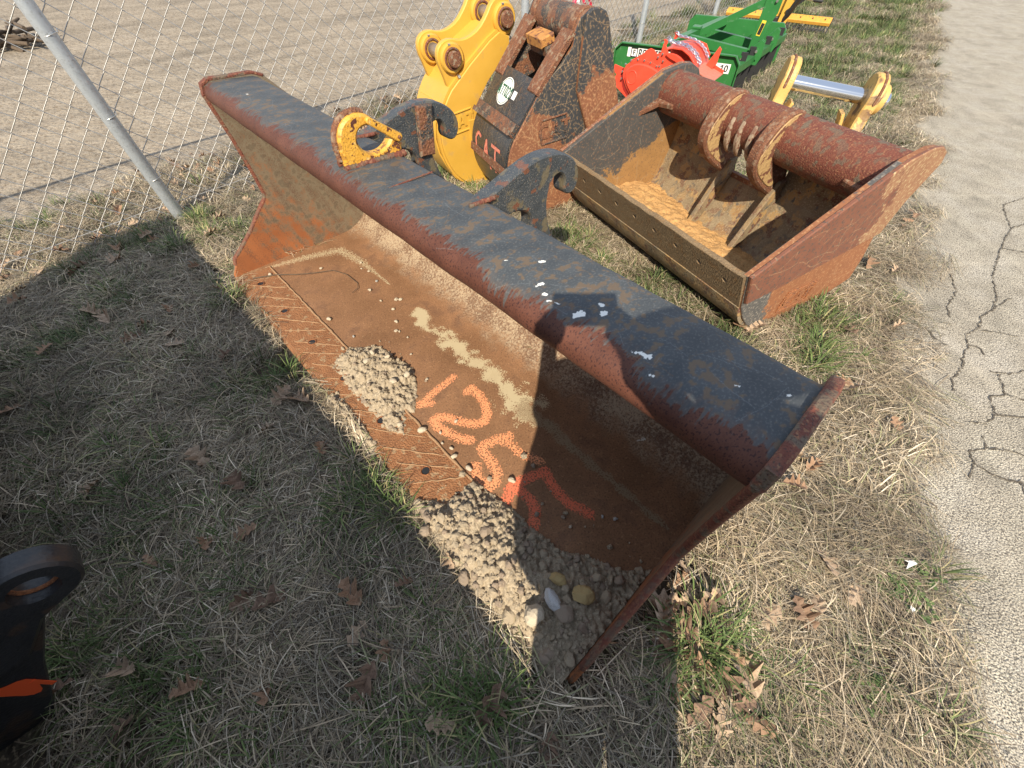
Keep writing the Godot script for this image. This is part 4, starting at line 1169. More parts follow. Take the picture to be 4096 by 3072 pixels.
# ---------------------------------------------------------------- narrow black bucket with a hitch pocket
func build_black_bucket() -> void:
	var o := thing("hitch_bucket", "narrow black and rust excavator bucket with round white sticker and sprayed letters", "bucket", wp(0.315, 0, 3.056), -27.0)
	var wdt := 0.56
	var wrap := PackedVector2Array([Vector2(-0.139, 0.836), Vector2(-0.345, 0.553)])
	wrap.append_array(bezier(Vector2(-0.345, 0.553), Vector2(-0.415, 0.43), Vector2(-0.375, 0.27), 6))
	wrap.append_array(bezier(Vector2(-0.375, 0.27), Vector2(-0.32, 0.07), Vector2(-0.10, 0.02), 7))
	wrap.append(Vector2(0.45, 0.012))
	wrap.append(Vector2(0.57, 0.05))
	part(o, "wrapper", shell(wrap, 0.018, -wdt, 0.0), M.wrapper)
	var side := wrap.duplicate()
	side.append_array(pv([[0.545, 0.28], [0.48, 0.57], [0.345, 0.90], [0.262, 1.115], [0.235, 1.150], [0.19, 1.168], [0.14, 1.166], [0.085, 1.135], [0.055, 1.08], [0.05, 1.01], [-0.02, 0.93]]))
	var near := part(o, "side_plate", plate(side, -0.012, 0.012, 0.004), M.hitch_side)
	part(o, "side_plate", plate(side, -wdt - 0.012, -wdt + 0.012, 0.004), M.hitch_side)
	var outerp := pv([[0.10, 1.02], [0.094, 0.79], [0.16, 0.65], [0.235, 0.50], [0.36, 0.20], [0.47, 0.03], [0.575, 0.045], [0.552, 0.28], [0.487, 0.57], [0.352, 0.90], [0.268, 1.118], [0.240, 1.156], [0.19, 1.175], [0.14, 1.173], [0.105, 1.15]])
	for e in [[0.010, 0.042], [-wdt - 0.042, -wdt - 0.010]]: part(o, "hitch_plate", plate(outerp, e[0], e[1], 0.006), M.hitch_zone)
	part(o, "hitch_tube", rodm(Vector3(0.155, 1.075, -wdt), Vector3(0.155, 1.075, 0.0), 0.092, 32, 0.004), M.black_rust)
	for e in [-0.515, -0.045]: part(o, "tube_collar", rodm(Vector3(0.155, 1.075, e - 0.03), Vector3(0.155, 1.075, e + 0.03), 0.102, 32, 0.006), M.rust)
	for zc in [-0.045, -0.515]:
		var sb := MB.new()
		var d := Vector3(-0.225, -0.275, 0).normalized()
		var up := Vector3(-d.y, d.x, 0)
		box(sb, Transform3D(Basis(Vector3(0, 0, 1), -d, Vector3(0, 0, 1).cross(-d)), Vector3(-0.068, 0.930, zc)), Vector3(0.115, 0.37, 0.040), 0.006)
		part(o, "pocket_bar", sb.done(), M.rust)
		part(o, "pocket_cheek", plate(pv([[0.08, 1.03], [-0.11, 0.82], [-0.06, 0.72], [0.14, 0.80], [0.18, 0.98]]), zc - 0.012, zc + 0.012, 0.003), M.black_rust)
	part(o, "stop_block", boxm(Vector3(-0.005, 1.005, -0.29), Vector3(0.10, 0.05, 0.20), Vector3(0, 0, 0.30), 0.006), M.block_orange)
	part(o, "block_bracket", boxm(Vector3(0.035, 0.965, -0.29), Vector3(0.11, 0.05, 0.22), Vector3(0, 0, 0.30), 0.008), M.black_rust)
	# back of the pocket, inside
	part(o, "pocket_back", shell(PackedVector2Array([Vector2(0.20, 1.0), Vector2(0.16, 0.75), Vector2(-0.05, 0.60), Vector2(-0.22, 0.62)]), 0.015, -wdt + 0.02, -0.02), M.black)
	# welded bars across the wrapper
	var wd := Vector3(-0.206, -0.283, 0).normalized()
	var wn := Vector3(wd.y, -wd.x, 0)
	for e in [[0.285, 0.055, 0.034], [0.325, 0.030, 0.05]]:
		var mb := MB.new()
		box(mb, Transform3D(Basis(wd, wn, wd.cross(wn)), Vector3(-0.139, 0.836, -wdt / 2) + wd * e[0] + wn * (e[2] * 0.5 + 0.014)), Vector3(e[1], e[2], wdt + 0.01), 0.005)
		part(o, "wrapper_bar", mb.done(), M.black_rust)
	part(o, "heel_bar", boxm(Vector3(-0.405, 0.365, -wdt / 2), Vector3(0.03, 0.05, wdt + 0.012), Vector3(0, 0, -0.15), 0.005), M.rust)
	# sticker on the flat of the wrapper
	var nb := Basis(Vector3(0, 0, 1), -wd, Vector3(0, 0, 1).cross(-wd))
	var c := Vector3(-0.139, 0.836, 0) + wd * 0.125 + nb.z * 0.001
	if nb.z.dot(Vector3(-1, 1, 0)) < 0: nb = Basis(-nb.x, nb.y, -nb.z)
	c = Vector3(-0.139, 0.836, -0.335) + wd * 0.135 + nb.z * 0.018
	var st := MB.new()
	rod(st, c + nb.z * 0.0005, c + nb.z * 0.0025, 0.085, 0.085, 40)
	var sk := part(o, "number_sticker", st.done(), M.white_paint)
	var rg := MB.new()
	for k in 40:
		for q in 1:
			var a0 := TAU * k / 40.0
			var a1 := TAU * (k + 1) / 40.0
			var p := [0, 0, 0, 0]
			var cc := c + nb.z * 0.0032
			rg.quad(cc + (nb.x * cos(a0) + nb.y * sin(a0)) * 0.074, cc + (nb.x * cos(a1) + nb.y * sin(a1)) * 0.074, cc + (nb.x * cos(a1) + nb.y * sin(a1)) * 0.0785, cc + (nb.x * cos(a0) + nb.y * sin(a0)) * 0.0785, nb.z, nb.z, nb.z, nb.z)
	part(sk, "sticker_ring", rg.done(), M.sticker_green)
	var tx := part(sk, "sticker_number", lettering("ATT021", 0.056, 0.0015), M.sticker_green)
	tx.transform = Transform3D(nb.scaled_local(Vector3(0.72, 1.25, 1)), c + nb.z * 0.0035)
	var lb := MB.new()
	box(lb, Transform3D(nb, c + nb.x * 0.125 + nb.y * 0.005 + nb.z * 0.001), Vector3(0.042, 0.05, 0.002), 0.0005)
	part(o, "small_label", lb.done(), M.white_paint)
	# sprayed letters with runs, lower on the wrapper
	var pa := MB.new()
	var outer := PackedVector2Array()
	for i in range(1, wrap.size()):
		var dd := (wrap[mini(i + 1, wrap.size() - 1)] - wrap[i - 1]).normalized()
		outer.append(wrap[i] + Vector2(dd.y, -dd.x) * 0.0205)
	var wl := func(s: float, t: float) -> Vector3:          # s along the width, t down round the wrapper from its bar
		var left := t + 0.075
		for i in outer.size() - 1:
			var l := outer[i].distance_to(outer[i + 1])
			if left < l:
				var p := outer[i].lerp(outer[i + 1], left / l)
				return Vector3(p.x, p.y, s)
			left -= l
		return Vector3(outer[outer.size() - 1].x, outer[outer.size() - 1].y, s)
	var lines := [[[-0.40, 0.03], [-0.45, 0.015], [-0.485, 0.05], [-0.475, 0.12], [-0.43, 0.15], [-0.39, 0.14]], [[-0.345, 0.16], [-0.31, 0.02], [-0.27, 0.16]], [[-0.33, 0.10], [-0.285, 0.10]], [[-0.23, 0.03], [-0.09, 0.03]], [[-0.16, 0.03], [-0.155, 0.19]], [[-0.25, 0.15], [-0.245, 0.20]]]
	for li in lines:
		for k in li.size() - 1:
			for q in 4:
				var a: Vector3 = wl.call(lerpf(li[k][0], li[k + 1][0], q / 4.0), lerpf(li[k][1], li[k + 1][1], q / 4.0))
				var b: Vector3 = wl.call(lerpf(li[k][0], li[k + 1][0], (q + 1) / 4.0), lerpf(li[k][1], li[k + 1][1], (q + 1) / 4.0))
				var nn := Vector3(-1, 0.15, 0).normalized()
				var sd := (b - a).cross(nn).normalized() * 0.011
				pa.quad(a - sd, a + sd, b + sd, b - sd, nn, nn, nn, nn)
	part(o, "sprayed_letters", pa.done(), M.spray_pink)
	near.add_child(embossed(Vector3(-0.045, 0.585, 0.013), Basis.from_euler(Vector3(0, 0, 0.10)), 0.20, 0.145, M.black_rust))

# ---------------------------------------------------------------- bracket with a chromed pin, behind the ditching bucket
func build_pin_bracket() -> void:
	var a := wp(2.50, 0.50, 4.42)
	var b := wp(3.12, 0.44, 4.20)
	var o := thing("pin_bracket", "worn yellow lifting bracket holding a thick chromed pin between two ears", "bracket", wp(2.81, 0, 4.31), 0.0)
	var ax := (b - a).normalized()
	var base := o.transform.affine_inverse()
	var la := base * a
	var lb := base * b
	var up := Vector3.UP
	var fw := ax.cross(up).normalized()       # away from the camera or toward it
	up = fw.cross(ax).normalized()
	if up.y < 0: up = -up
	var q := Basis(fw, up, fw.cross(up))
	part(o, "chrome_pin", rodm(la - ax * 0.04, lb + ax * 0.17, 0.058, 32, 0.006), M.chrome)
	var toward := 1.0 if fw.z > 0 else -1.0
	for e in [[la, -1.0], [lb, 1.0]]:
		var pl := soften(pv([[-0.18, 0.02], [-0.155, 0.13], [-0.03, 0.185], [0.10, 0.15], [0.16, 0.02], [0.15, -0.12], [0.24, -0.30], [0.30, -0.45], [-0.12, -0.45], [-0.10, -0.25], [-0.13, -0.10]]), 1)
		if toward < 0:
			for i in pl.size(): pl[i].x = -pl[i].x
		var tm := MB.new()
		extrude(tm, pl, -0.048, 0.048, 0.012)
		var mb := MB.new()
		var xf := Transform3D(q, e[0] + ax * e[1] * 0.028)
		for i in range(0, tm.v.size(), 3): mb.tri(xf * tm.v[i], xf * tm.v[i + 1], xf * tm.v[i + 2], q * tm.n[i], q * tm.n[i + 1], q * tm.n[i + 2])
		var er := part(o, "ear", mb.done(), M.bracket)
		part(er, "boss", rodm(e[0] + ax * (e[1] * 0.028 - 0.045), e[0] + ax * (e[1] * 0.028 + 0.045) + ax * e[1] * 0.06, 0.112, 28, 0.014), M.bracket)
		var rp := MB.new()
		var pts := PackedVector3Array()
		for i in range(2, 9): pts.append(xf * Vector3(pl[i].x, pl[i].y, -0.012 * e[1]))
		sweep(rp, pts, 0.012, 6)
		part(er, "bare_rim", rp.done(), M.rust)
		var gs := MB.new()
		box(gs, Transform3D(Basis(ax, up, ax.cross(up)).rotated(fw, 0.35 * e[1]), e[0] - ax * e[1] * 0.06 - up * 0.27), Vector3(0.03, 0.30, 0.16), 0.006)
		part(er, "gusset", gs.done(), M.bracket)
	part(o, "base_plate", boxm(Vector3(0, 0.03, 0.02), Vector3(0.62, 0.06, 0.34), Vector3(0, -0.08, 0), 0.008), M.bracket)

# ---------------------------------------------------------------- red flail head with chain guard
func build_red_machine() -> void:
	var o := thing("flail_mower", "red flail mower head with bolted chain case and draped chain guard", "mower", wp(1.291, 0, 5.258), 35.0)
	var side := pv([[-0.125, 0.35], [-0.06, 0.465], [0.06, 0.535], [0.085, 0.565], [0.125, 0.582], [0.16, 0.575], [0.20, 0.545], [0.235, 0.56], [0.242, 0.62], [0.268, 0.625], [0.30, 0.585], [0.33, 0.545], [0.44, 0.515], [0.53, 0.46], [0.61, 0.39], [0.67, 0.31], [0.70, 0.20], [0.60, 0.08], [0.30, 0.04], [0.10, 0.06], [-0.04, 0.20]])
	part(o, "side_plate", plate(side, -0.030, -0.020, 0.003), M.red)
	part(o, "side_plate", plate(pv([[0.20, 0.545], [0.30, 0.575], [0.44, 0.515], [0.53, 0.46], [0.61, 0.39], [0.67, 0.31], [0.70, 0.20], [0.60, 0.08], [0.30, 0.04], [0.16, 0.20]]), -0.46, -0.45, 0.003), M.red)
	var case_o := soften(pv([[-0.125, 0.345], [-0.115, 0.41], [-0.03, 0.472], [0.08, 0.487], [0.20, 0.470], [0.30, 0.435], [0.39, 0.36], [0.42, 0.25], [0.36, 0.15], [0.22, 0.09], [0.10, 0.085], [-0.03, 0.19], [-0.11, 0.29]]), 1)
	var flange := part(o, "chain_case", plate(case_o, -0.021, -0.008, 0.003), M.red)
	var c := Vector2(0.12, 0.29)
	var dome := PackedVector2Array()
	for p in case_o: dome.append(c + (p - c) * 0.86)
	part(flange, "case_cover", plate(soften(dome, 1), -0.009, 0.022, 0.012), M.red)
	var cm := MB.new()
	var rp := PackedVector3Array()
	for s in 33: rp.append(Vector3(-0.004 + cos(TAU * s / 32.0) * 0.052, 0.332 + sin(TAU * s / 32.0) * 0.058, 0.021))
	sweep(cm, rp, 0.006, 6)
	part(flange, "pressed_ring", cm.done(), M.red)
	part(flange, "shaft_hub", rodm(Vector3(0.2, 0.25, 0.0), Vector3(0.2, 0.25, 0.05), 0.042, 20, 0.008), M.red)
	part(flange, "shaft_nut", rodm(Vector3(0.2, 0.25, 0.05), Vector3(0.2, 0.25, 0.072), 0.026, 6, 0.004), M.zinc)
	for b in [[-0.128, 0.30], [-0.131, 0.36], [-0.108, 0.425], [-0.055, 0.465], [0.02, 0.482], [0.09, 0.482], [0.16, 0.472], [0.232, 0.452], [0.265, 0.555], [0.225, 0.525], [0.285, 0.50], [0.26, 0.455], [0.47, 0.29], [0.53, 0.36]]:
		part(flange, "bolt_head", rodm(Vector3(b[0], b[1], -0.012), Vector3(b[0], b[1], 0.006), 0.0105, 6, 0.002), M.zinc)
	# guard at the trailing side and its dark slot
	var grd := pv([[-0.245, 0.405], [-0.13, 0.385], [-0.135, 0.35], [-0.15, 0.30], [-0.07, 0.17], [0.08, 0.085], [0.075, 0.04], [0.03, 0.0], [-0.005, 0.0], [-0.03, 0.06], [-0.035, 0.12], [-0.21, 0.22], [-0.228, 0.27], [-0.21, 0.32], [-0.255, 0.35]])
	part(o, "trailing_guard", plate(grd, -0.045, -0.033, 0.003), M.red)
	part(o, "guard_bolt", rodm(Vector3(0.012, 0.045, -0.036), Vector3(0.012, 0.045, -0.024), 0.010, 6, 0.002), M.zinc)
	part(o, "slot_plate", plate(pv([[-0.15, 0.38], [-0.13, 0.39], [-0.08, 0.23], [0.11, 0.06], [0.08, 0.04], [-0.10, 0.20], [-0.15, 0.30]]), -0.034, -0.030), M.red_dark)
	# hood over the rotor
	var hood := PackedVector2Array([Vector2(0.62, 0.44), Vector2(0.585, 0.51), Vector2(0.52, 0.565), Vector2(0.44, 0.60), Vector2(0.34, 0.60), Vector2(0.26, 0.58), Vector2(0.22, 0.52)])
	part(o, "rotor_hood", shell(hood, 0.008, -0.45, -0.03), M.red)
	part(o, "hood_fin", plate(pv([[0.30, 0.58], [0.46, 0.62], [0.55, 0.60], [0.62, 0.52], [0.60, 0.48], [0.40, 0.56]]), -0.44, -0.43, 0.002), M.red)
	part(o, "hood_fin", plate(pv([[0.60, 0.42], [0.64, 0.46], [0.72, 0.62], [0.745, 0.60], [0.74, 0.48], [0.70, 0.42]]), -0.30, -0.29, 0.002), M.red)
	part(o, "deflector_arm", plate(soften(pv([[0.29, 0.565], [0.38, 0.575], [0.47, 0.545], [0.56, 0.475], [0.68, 0.425], [0.84, 0.40], [0.835, 0.375], [0.80, 0.36], [0.66, 0.385], [0.54, 0.435], [0.44, 0.505], [0.33, 0.535]]), 1), -0.018, 0.012, 0.004), M.red)
	part(o, "deflector", shell(PackedVector2Array([Vector2(0.82, 0.395), Vector2(0.72, 0.425), Vector2(0.60, 0.47)]), 0.008, -0.34, -0.02), M.red_dusty)
	part(o, "deflector_wall", plate(pv([[0.64, 0.44], [0.82, 0.395], [0.82, 0.43], [0.70, 0.47]]), -0.35, -0.34, 0.002), M.red)
	# hanging chain lines: each link is a part
	var link := MB.new()
	var lp := PackedVector3Array()
	for s in 17:
		var a := TAU * s / 16.0
		lp.append(Vector3(cos(a) * 0.010, sin(a) * 0.018, 0))
	sweep(link, lp, 0.0042, 6)
	var lm := link.done()
	for row in [[-0.10, 0.0], [-0.13, 0.012], [-0.33, 0.03], [-0.36, 0.02]]:
		var pth := PackedVector2Array([Vector2(0.255, 0.640), Vector2(0.30, 0.615), Vector2(0.38, 0.618), Vector2(0.46, 0.606), Vector2(0.54, 0.572), Vector2(0.60, 0.520), Vector2(0.635, 0.478)])
		pth = soften_open(pth, 2)
		var ch := Node3D.new()
		ch.name = "guard_chain"
		o.add_child(ch, true)
		var k := 0
		var run := 0.0
		for i in pth.size() - 1:
			var l := pth[i].distance_to(pth[i + 1])
			while run < l:
				var p := pth[i].lerp(pth[i + 1], run / l)
				var d := (pth[i + 1] - pth[i]).normalized()
				var li := part(ch, "link", lm, M.chrome)
				li.transform = Transform3D(Basis(Vector3(0, 0, 1), atan2(d.y, d.x) - PI / 2).rotated(Vector3(d.x, d.y, 0), (PI / 2 if k % 2 else 0.0) + row[1] * 6.0), Vector3(p.x, p.y + 0.012 + row[1] * 0.6, row[0] + sin(k * 1.3) * 0.006))
				run += 0.024
				k += 1
			run -= l
	for e in [[-0.10, 0.23, 0.63], [-0.34, 0.245, 0.65]]:
		part(o, "chain_hook", plate(soften(pv([[0.0, 0.0], [0.035, 0.0], [0.05, 0.03], [0.035, 0.055], [-0.005, 0.05], [0.015, 0.035], [0.012, 0.018]]), 1), -0.006, 0.006, 0.002), M.red).position = Vector3(e[1] - 0.02, e[2] - 0.03, e[0])
	part(o, "flail_rotor", rodm(Vector3(0.38, 0.24, -0.44), Vector3(0.38, 0.24, -0.04), 0.10, 20, 0.004), M.black_plain)
	part(o, "skid_shoe", boxm(Vector3(0.25, 0.02, -0.32), Vector3(0.60, 0.04, 0.56), Vector3.ZERO, 0.01), M.red_dark)

# ---------------------------------------------------------------- green box blade
func build_box_blade() -> void:
	var o := thing("box_blade", "green tractor box blade with white lettered end panel and three point hitch mast", "box blade", wp(2.41, 0, 5.459), 28.5)
	var sh := func(x: float, y: float, z: float) -> Vector3: return Vector3(x - 0.15 * z, y, z)
	for e in [[0.0, 0.0], [-2.0, 0.30]]:
		var ol := pv([[-1.335, 0.0], [-1.335, 0.412], [-1.267, 0.474], [0.0, 0.47], [0.062, 0.40], [0.07, 0.0]])
		for i in ol.size(): ol[i].x = ol[i].x * (1.0 if e[1] == 0.0 else 0.91) + (e[1] if e[1] == 0.0 else 0.28)
		var pn := part(o, "end_panel", plate(ol, e[0] - 0.006, e[0] + 0.006, 0.002), M.green)
		# flange round the rim
		var fm := MB.new()
		for i in range(0, 5):
			var a := ol[i]
			var b := ol[i + 1]
			var d := (b - a).normalized()
			box(fm, Transform3D(Basis(Vector3(0, 0, 1), Vector3(-d.y, d.x, 0), Vector3(0, 0, 1).cross(Vector3(-d.y, d.x, 0))), Vector3((a.x + b.x) / 2, (a.y + b.y) / 2, e[0] + (0.022 if e[0] == 0.0 else -0.022)) ), Vector3(0.05, 0.010, a.distance_to(b)), 0.002)
		part(pn, "rim_flange", fm.done(), M.green)
		if e[0] == 0.0:
			var bk := boxm(Vector3(-0.86, 0.392, 0.0085), Vector3(0.66, 0.086, 0.002), Vector3.ZERO, 0.0008)
			part(pn, "letter_backing", bk, M.white_paint)
			var tx := part(pn, "panel_lettering", lettering("RONTIER", 0.070, 0.002, "Droid Sans", true), M.ink)
			tx.transform = Transform3D(Basis().scaled(Vector3(0.78, 1.05, 1)), Vector3(-1.062, 0.392, 0.0105))
			var fr := MB.new()
			for q in [[Vector3(-1.145, 0.392, 0), Vector3(0.010, 0.074, 0.002)], [Vector3(-1.075, 0.392, 0), Vector3(0.010, 0.074, 0.002)], [Vector3(-1.11, 0.4305, 0), Vector3(0.078, 0.010, 0.002)], [Vector3(-1.11, 0.3535, 0), Vector3(0.078, 0.010, 0.002)]]:
				box(fr, Transform3D(Basis(), q[0] + Vector3(0, 0, 0.0105)), q[1], 0.0004)
			part(pn, "framed_initial", fr.done(), M.ink)
			var fi := part(pn, "framed_initial", lettering("F", 0.05, 0.002), M.ink)
			fi.position = Vector3(-1.11, 0.392, 0.0105)
			part(pn, "number_backing", boxm(Vector3(-0.10, 0.350, 0.0085), Vector3(0.155, 0.086, 0.002), Vector3.ZERO, 0.0008), M.white_paint)
			part(pn, "panel_number", lettering("10", 0.062, 0.002), M.ink).position = Vector3(-0.085, 0.350, 0.0105)
	var bar := func(called: String, a: Vector3, b: Vector3, w: float, h: float, mat: Material) -> MeshInstance3D: return part(o, called, barm(a, b, w, h), mat)
	bar.call("cross_tube", Vector3(-0.80, 0.455, -0.02), Vector3(-0.46, 0.455, -1.98), 0.085, 0.085, M.green)
	bar.call("cross_tube", Vector3(0.03, 0.345, -0.02), Vector3(0.33, 0.345, -1.98), 0.075, 0.075, M.green)
	bar.call("side_arm", Vector3(-0.665, 0.448, -0.66), Vector3(0.06, 0.372, -0.66), 0.07, 0.085, M.green)
	bar.call("side_arm", Vector3(-0.555, 0.425, -1.28), Vector3(0.15, 0.345, -1.28), 0.07, 0.085, M.green)
	for zz in [-0.965, -1.035]:
		part(o, "hitch_mast", plate(pv([[0.02, 0.34], [0.14, 0.34], [0.17, 0.60], [0.20, 0.70], [0.20, 0.86], [0.14, 0.95], [0.04, 0.95], [0.03, 0.70]]), zz - 0.007, zz + 0.007, 0.002), M.green)
	bar.call("mast_brace", Vector3(-0.60, 0.45, -1.0), Vector3(0.07, 0.80, -1.0), 0.05, 0.07, M.green)
	part(o, "brace_clip", boxm(Vector3(-0.645, 0.51, -1.0), Vector3(0.10, 0.02, 0.14), Vector3.ZERO, 0.003), M.green)
	part(o, "mast_pin", rodm(Vector3(0.15, 0.80, -1.09), Vector3(0.15, 0.80, -0.93), 0.014, 12, 0.002), M.zinc)
	part(o, "warning_plate", boxm(Vector3(0.085, 0.56, -0.957), Vector3(0.045, 0.14, 0.002), Vector3(0, 0, -0.12), 0.0005), M.label_yellow)
	part(o, "warning_text_panel", boxm(Vector3(0.085, 0.553, -0.9555), Vector3(0.036, 0.105, 0.002), Vector3(0, 0, -0.12), 0.0005), M.ink)
	for e in [[-0.62, 0.10], [-1.36, 0.19]]:
		var lo := pv([[-0.06, 0.33], [0.0, 0.29], [0.09, 0.29], [0.115, 0.36], [0.10, 0.50], [0.06, 0.52], [-0.03, 0.42]])
		for i in lo.size(): lo[i].x += e[1]
		for dz in [-0.03, 0.03]: part(o, "hitch_lug", plate(lo, e[0] + dz - 0.006, e[0] + dz + 0.006, 0.002, [[Vector2(e[1] + 0.055, 0.33), ring2(Vector2(e[1] + 0.055, 0.33), 0.014, 12)], [Vector2(e[1] + 0.045, 0.42), ring2(Vector2(e[1] + 0.045, 0.42), 0.014, 12)]]), M.green)
		part(o, "lug_pin", rodm(Vector3(e[1] + 0.045, 0.42, e[0] - 0.07), Vector3(e[1] + 0.045, 0.42, e[0] + 0.09), 0.013, 12, 0.002), M.zinc)
	for z in [-0.25, -0.56, -0.88, -1.20, -1.52, -1.80]:          # notched ripper shanks
		var ol := pv([[0.0, 0.0], [0.05, 0.03], [0.03, 0.10], [0.035, 0.46], [-0.035, 0.46], [-0.035, 0.43], [-0.02, 0.43], [-0.02, 0.39], [-0.035, 0.39], [-0.035, 0.35], [-0.02, 0.35], [-0.02, 0.30], [-0.035, 0.30], [-0.035, 0.12]])
		for i in ol.size(): ol[i].x += 0.02 - 0.15 * z
		part(o, "ripper_shank", plate(ol, z - 0.012, z + 0.012, 0.002), M.black_plain)
	var mold := MB.new()
	for e in [[-0.42, 0.02], [-0.72, 0.02]]:
		mold.flat(sh.call(e[0], 0.02, -0.01), sh.call(e[0], 0.02, -1.99), sh.call(e[0] + 0.06, 0.34, -1.99), sh.call(e[0] + 0.06, 0.34, -0.01), Vector3(1, 0, 0))
		mold.flat(sh.call(e[0] - 0.012, 0.02, -0.01), sh.call(e[0] - 0.012, 0.02, -1.99), sh.call(e[0] + 0.048, 0.34, -1.99), sh.call(e[0] + 0.048, 0.34, -0.01), Vector3(-1, 0, 0))
		mold.flat(sh.call(e[0] + 0.048, 0.34, -0.01), sh.call(e[0] + 0.048, 0.34, -1.99), sh.call(e[0] + 0.06, 0.34, -1.99), sh.call(e[0] + 0.06, 0.34, -0.01), Vector3(0, 1, 0))
	part(o, "moldboard", mold.done(), M.green)

# ---------------------------------------------------------------- landscape rake
func build_rake() -> void:
	var o := thing("landscape_rake", "yellow landscape rake with a row of curved black tines standing on the grass", "rake", wp(4.63, 0, 9.36), 35.0)
	for e in [[-0.88, -0.10], [0.06, 0.82]]:
		var r := part(o, "tine_rail", boxm(Vector3((e[0] + e[1]) / 2, 0.20, 0), Vector3(e[1] - e[0], 0.055, 0.13), Vector3(0.45, 0, 0), 0.006), M.yellow_rail)
		for k in 4: part(r, "rail_bolt", rodm(Vector3(lerpf(e[0], e[1], (k + 0.5) / 4.0), 0.215, 0.02), Vector3(lerpf(e[0], e[1], (k + 0.5) / 4.0), 0.238, 0.025), 0.011, 6, 0.002), M.rust)
	var tine := MB.new()
	sweep(tine, PackedVector3Array([Vector3(0, 0.235, -0.02), Vector3(0, 0.245, -0.07), Vector3(0, 0.20, -0.09), Vector3(0, 0.18, -0.02), Vector3(0, 0.12, 0.06), Vector3(0, 0.05, 0.09), Vector3(0, 0.005, 0.07)]), 0.0085, 6)
	var tm := tine.done()
	for k in 34: part(o, "tine", tm, M.black_plain).position = Vector3(-0.86 + 0.051 * k, 0, 0)
	part(o, "mast_plate", plate(pv([[-0.22, 0.10], [0.06, 0.06], [0.12, 0.35], [0.02, 0.62], [-0.20, 0.62], [-0.25, 0.35]]), -0.06, -0.03, 0.004), M.yellow)
	part(o, "mast_plate", plate(pv([[0.02, 0.10], [0.14, 0.06], [0.22, 0.40], [0.14, 0.62], [0.06, 0.62]]), 0.06, 0.09, 0.004), M.yellow)
	part(o, "turntable_arm", barm(Vector3(0.08, 0.10, 0.05), Vector3(0.26, 0.52, 0.20), 0.06, 0.05), M.black_plain)
	part(o, "turntable_arm", barm(Vector3(0.10, 0.28, 0.10), Vector3(0.36, 0.50, 0.10), 0.05, 0.04), M.black_plain)
	part(o, "angle_pin", rodm(Vector3(0.16, 0.47, 0.12), Vector3(0.52, 0.45, 0.12), 0.014, 10, 0.002), M.zinc)
	part(o, "pin_grip", rodm(Vector3(0.44, 0.4545, 0.12), Vector3(0.58, 0.447, 0.12), 0.024, 12, 0.004), M.black_plain)
	part(o, "hub", rodm(Vector3(-0.04, 0.02, 0.0), Vector3(-0.04, 0.20, 0.0), 0.08, 18, 0.006), M.black_plain)

# ---------------------------------------------------------------- chain link fence
const FENCE_AT := Vector2(-2.503, 2.92)
const FENCE_DIR := Vector2(0.6534, 0.7570)

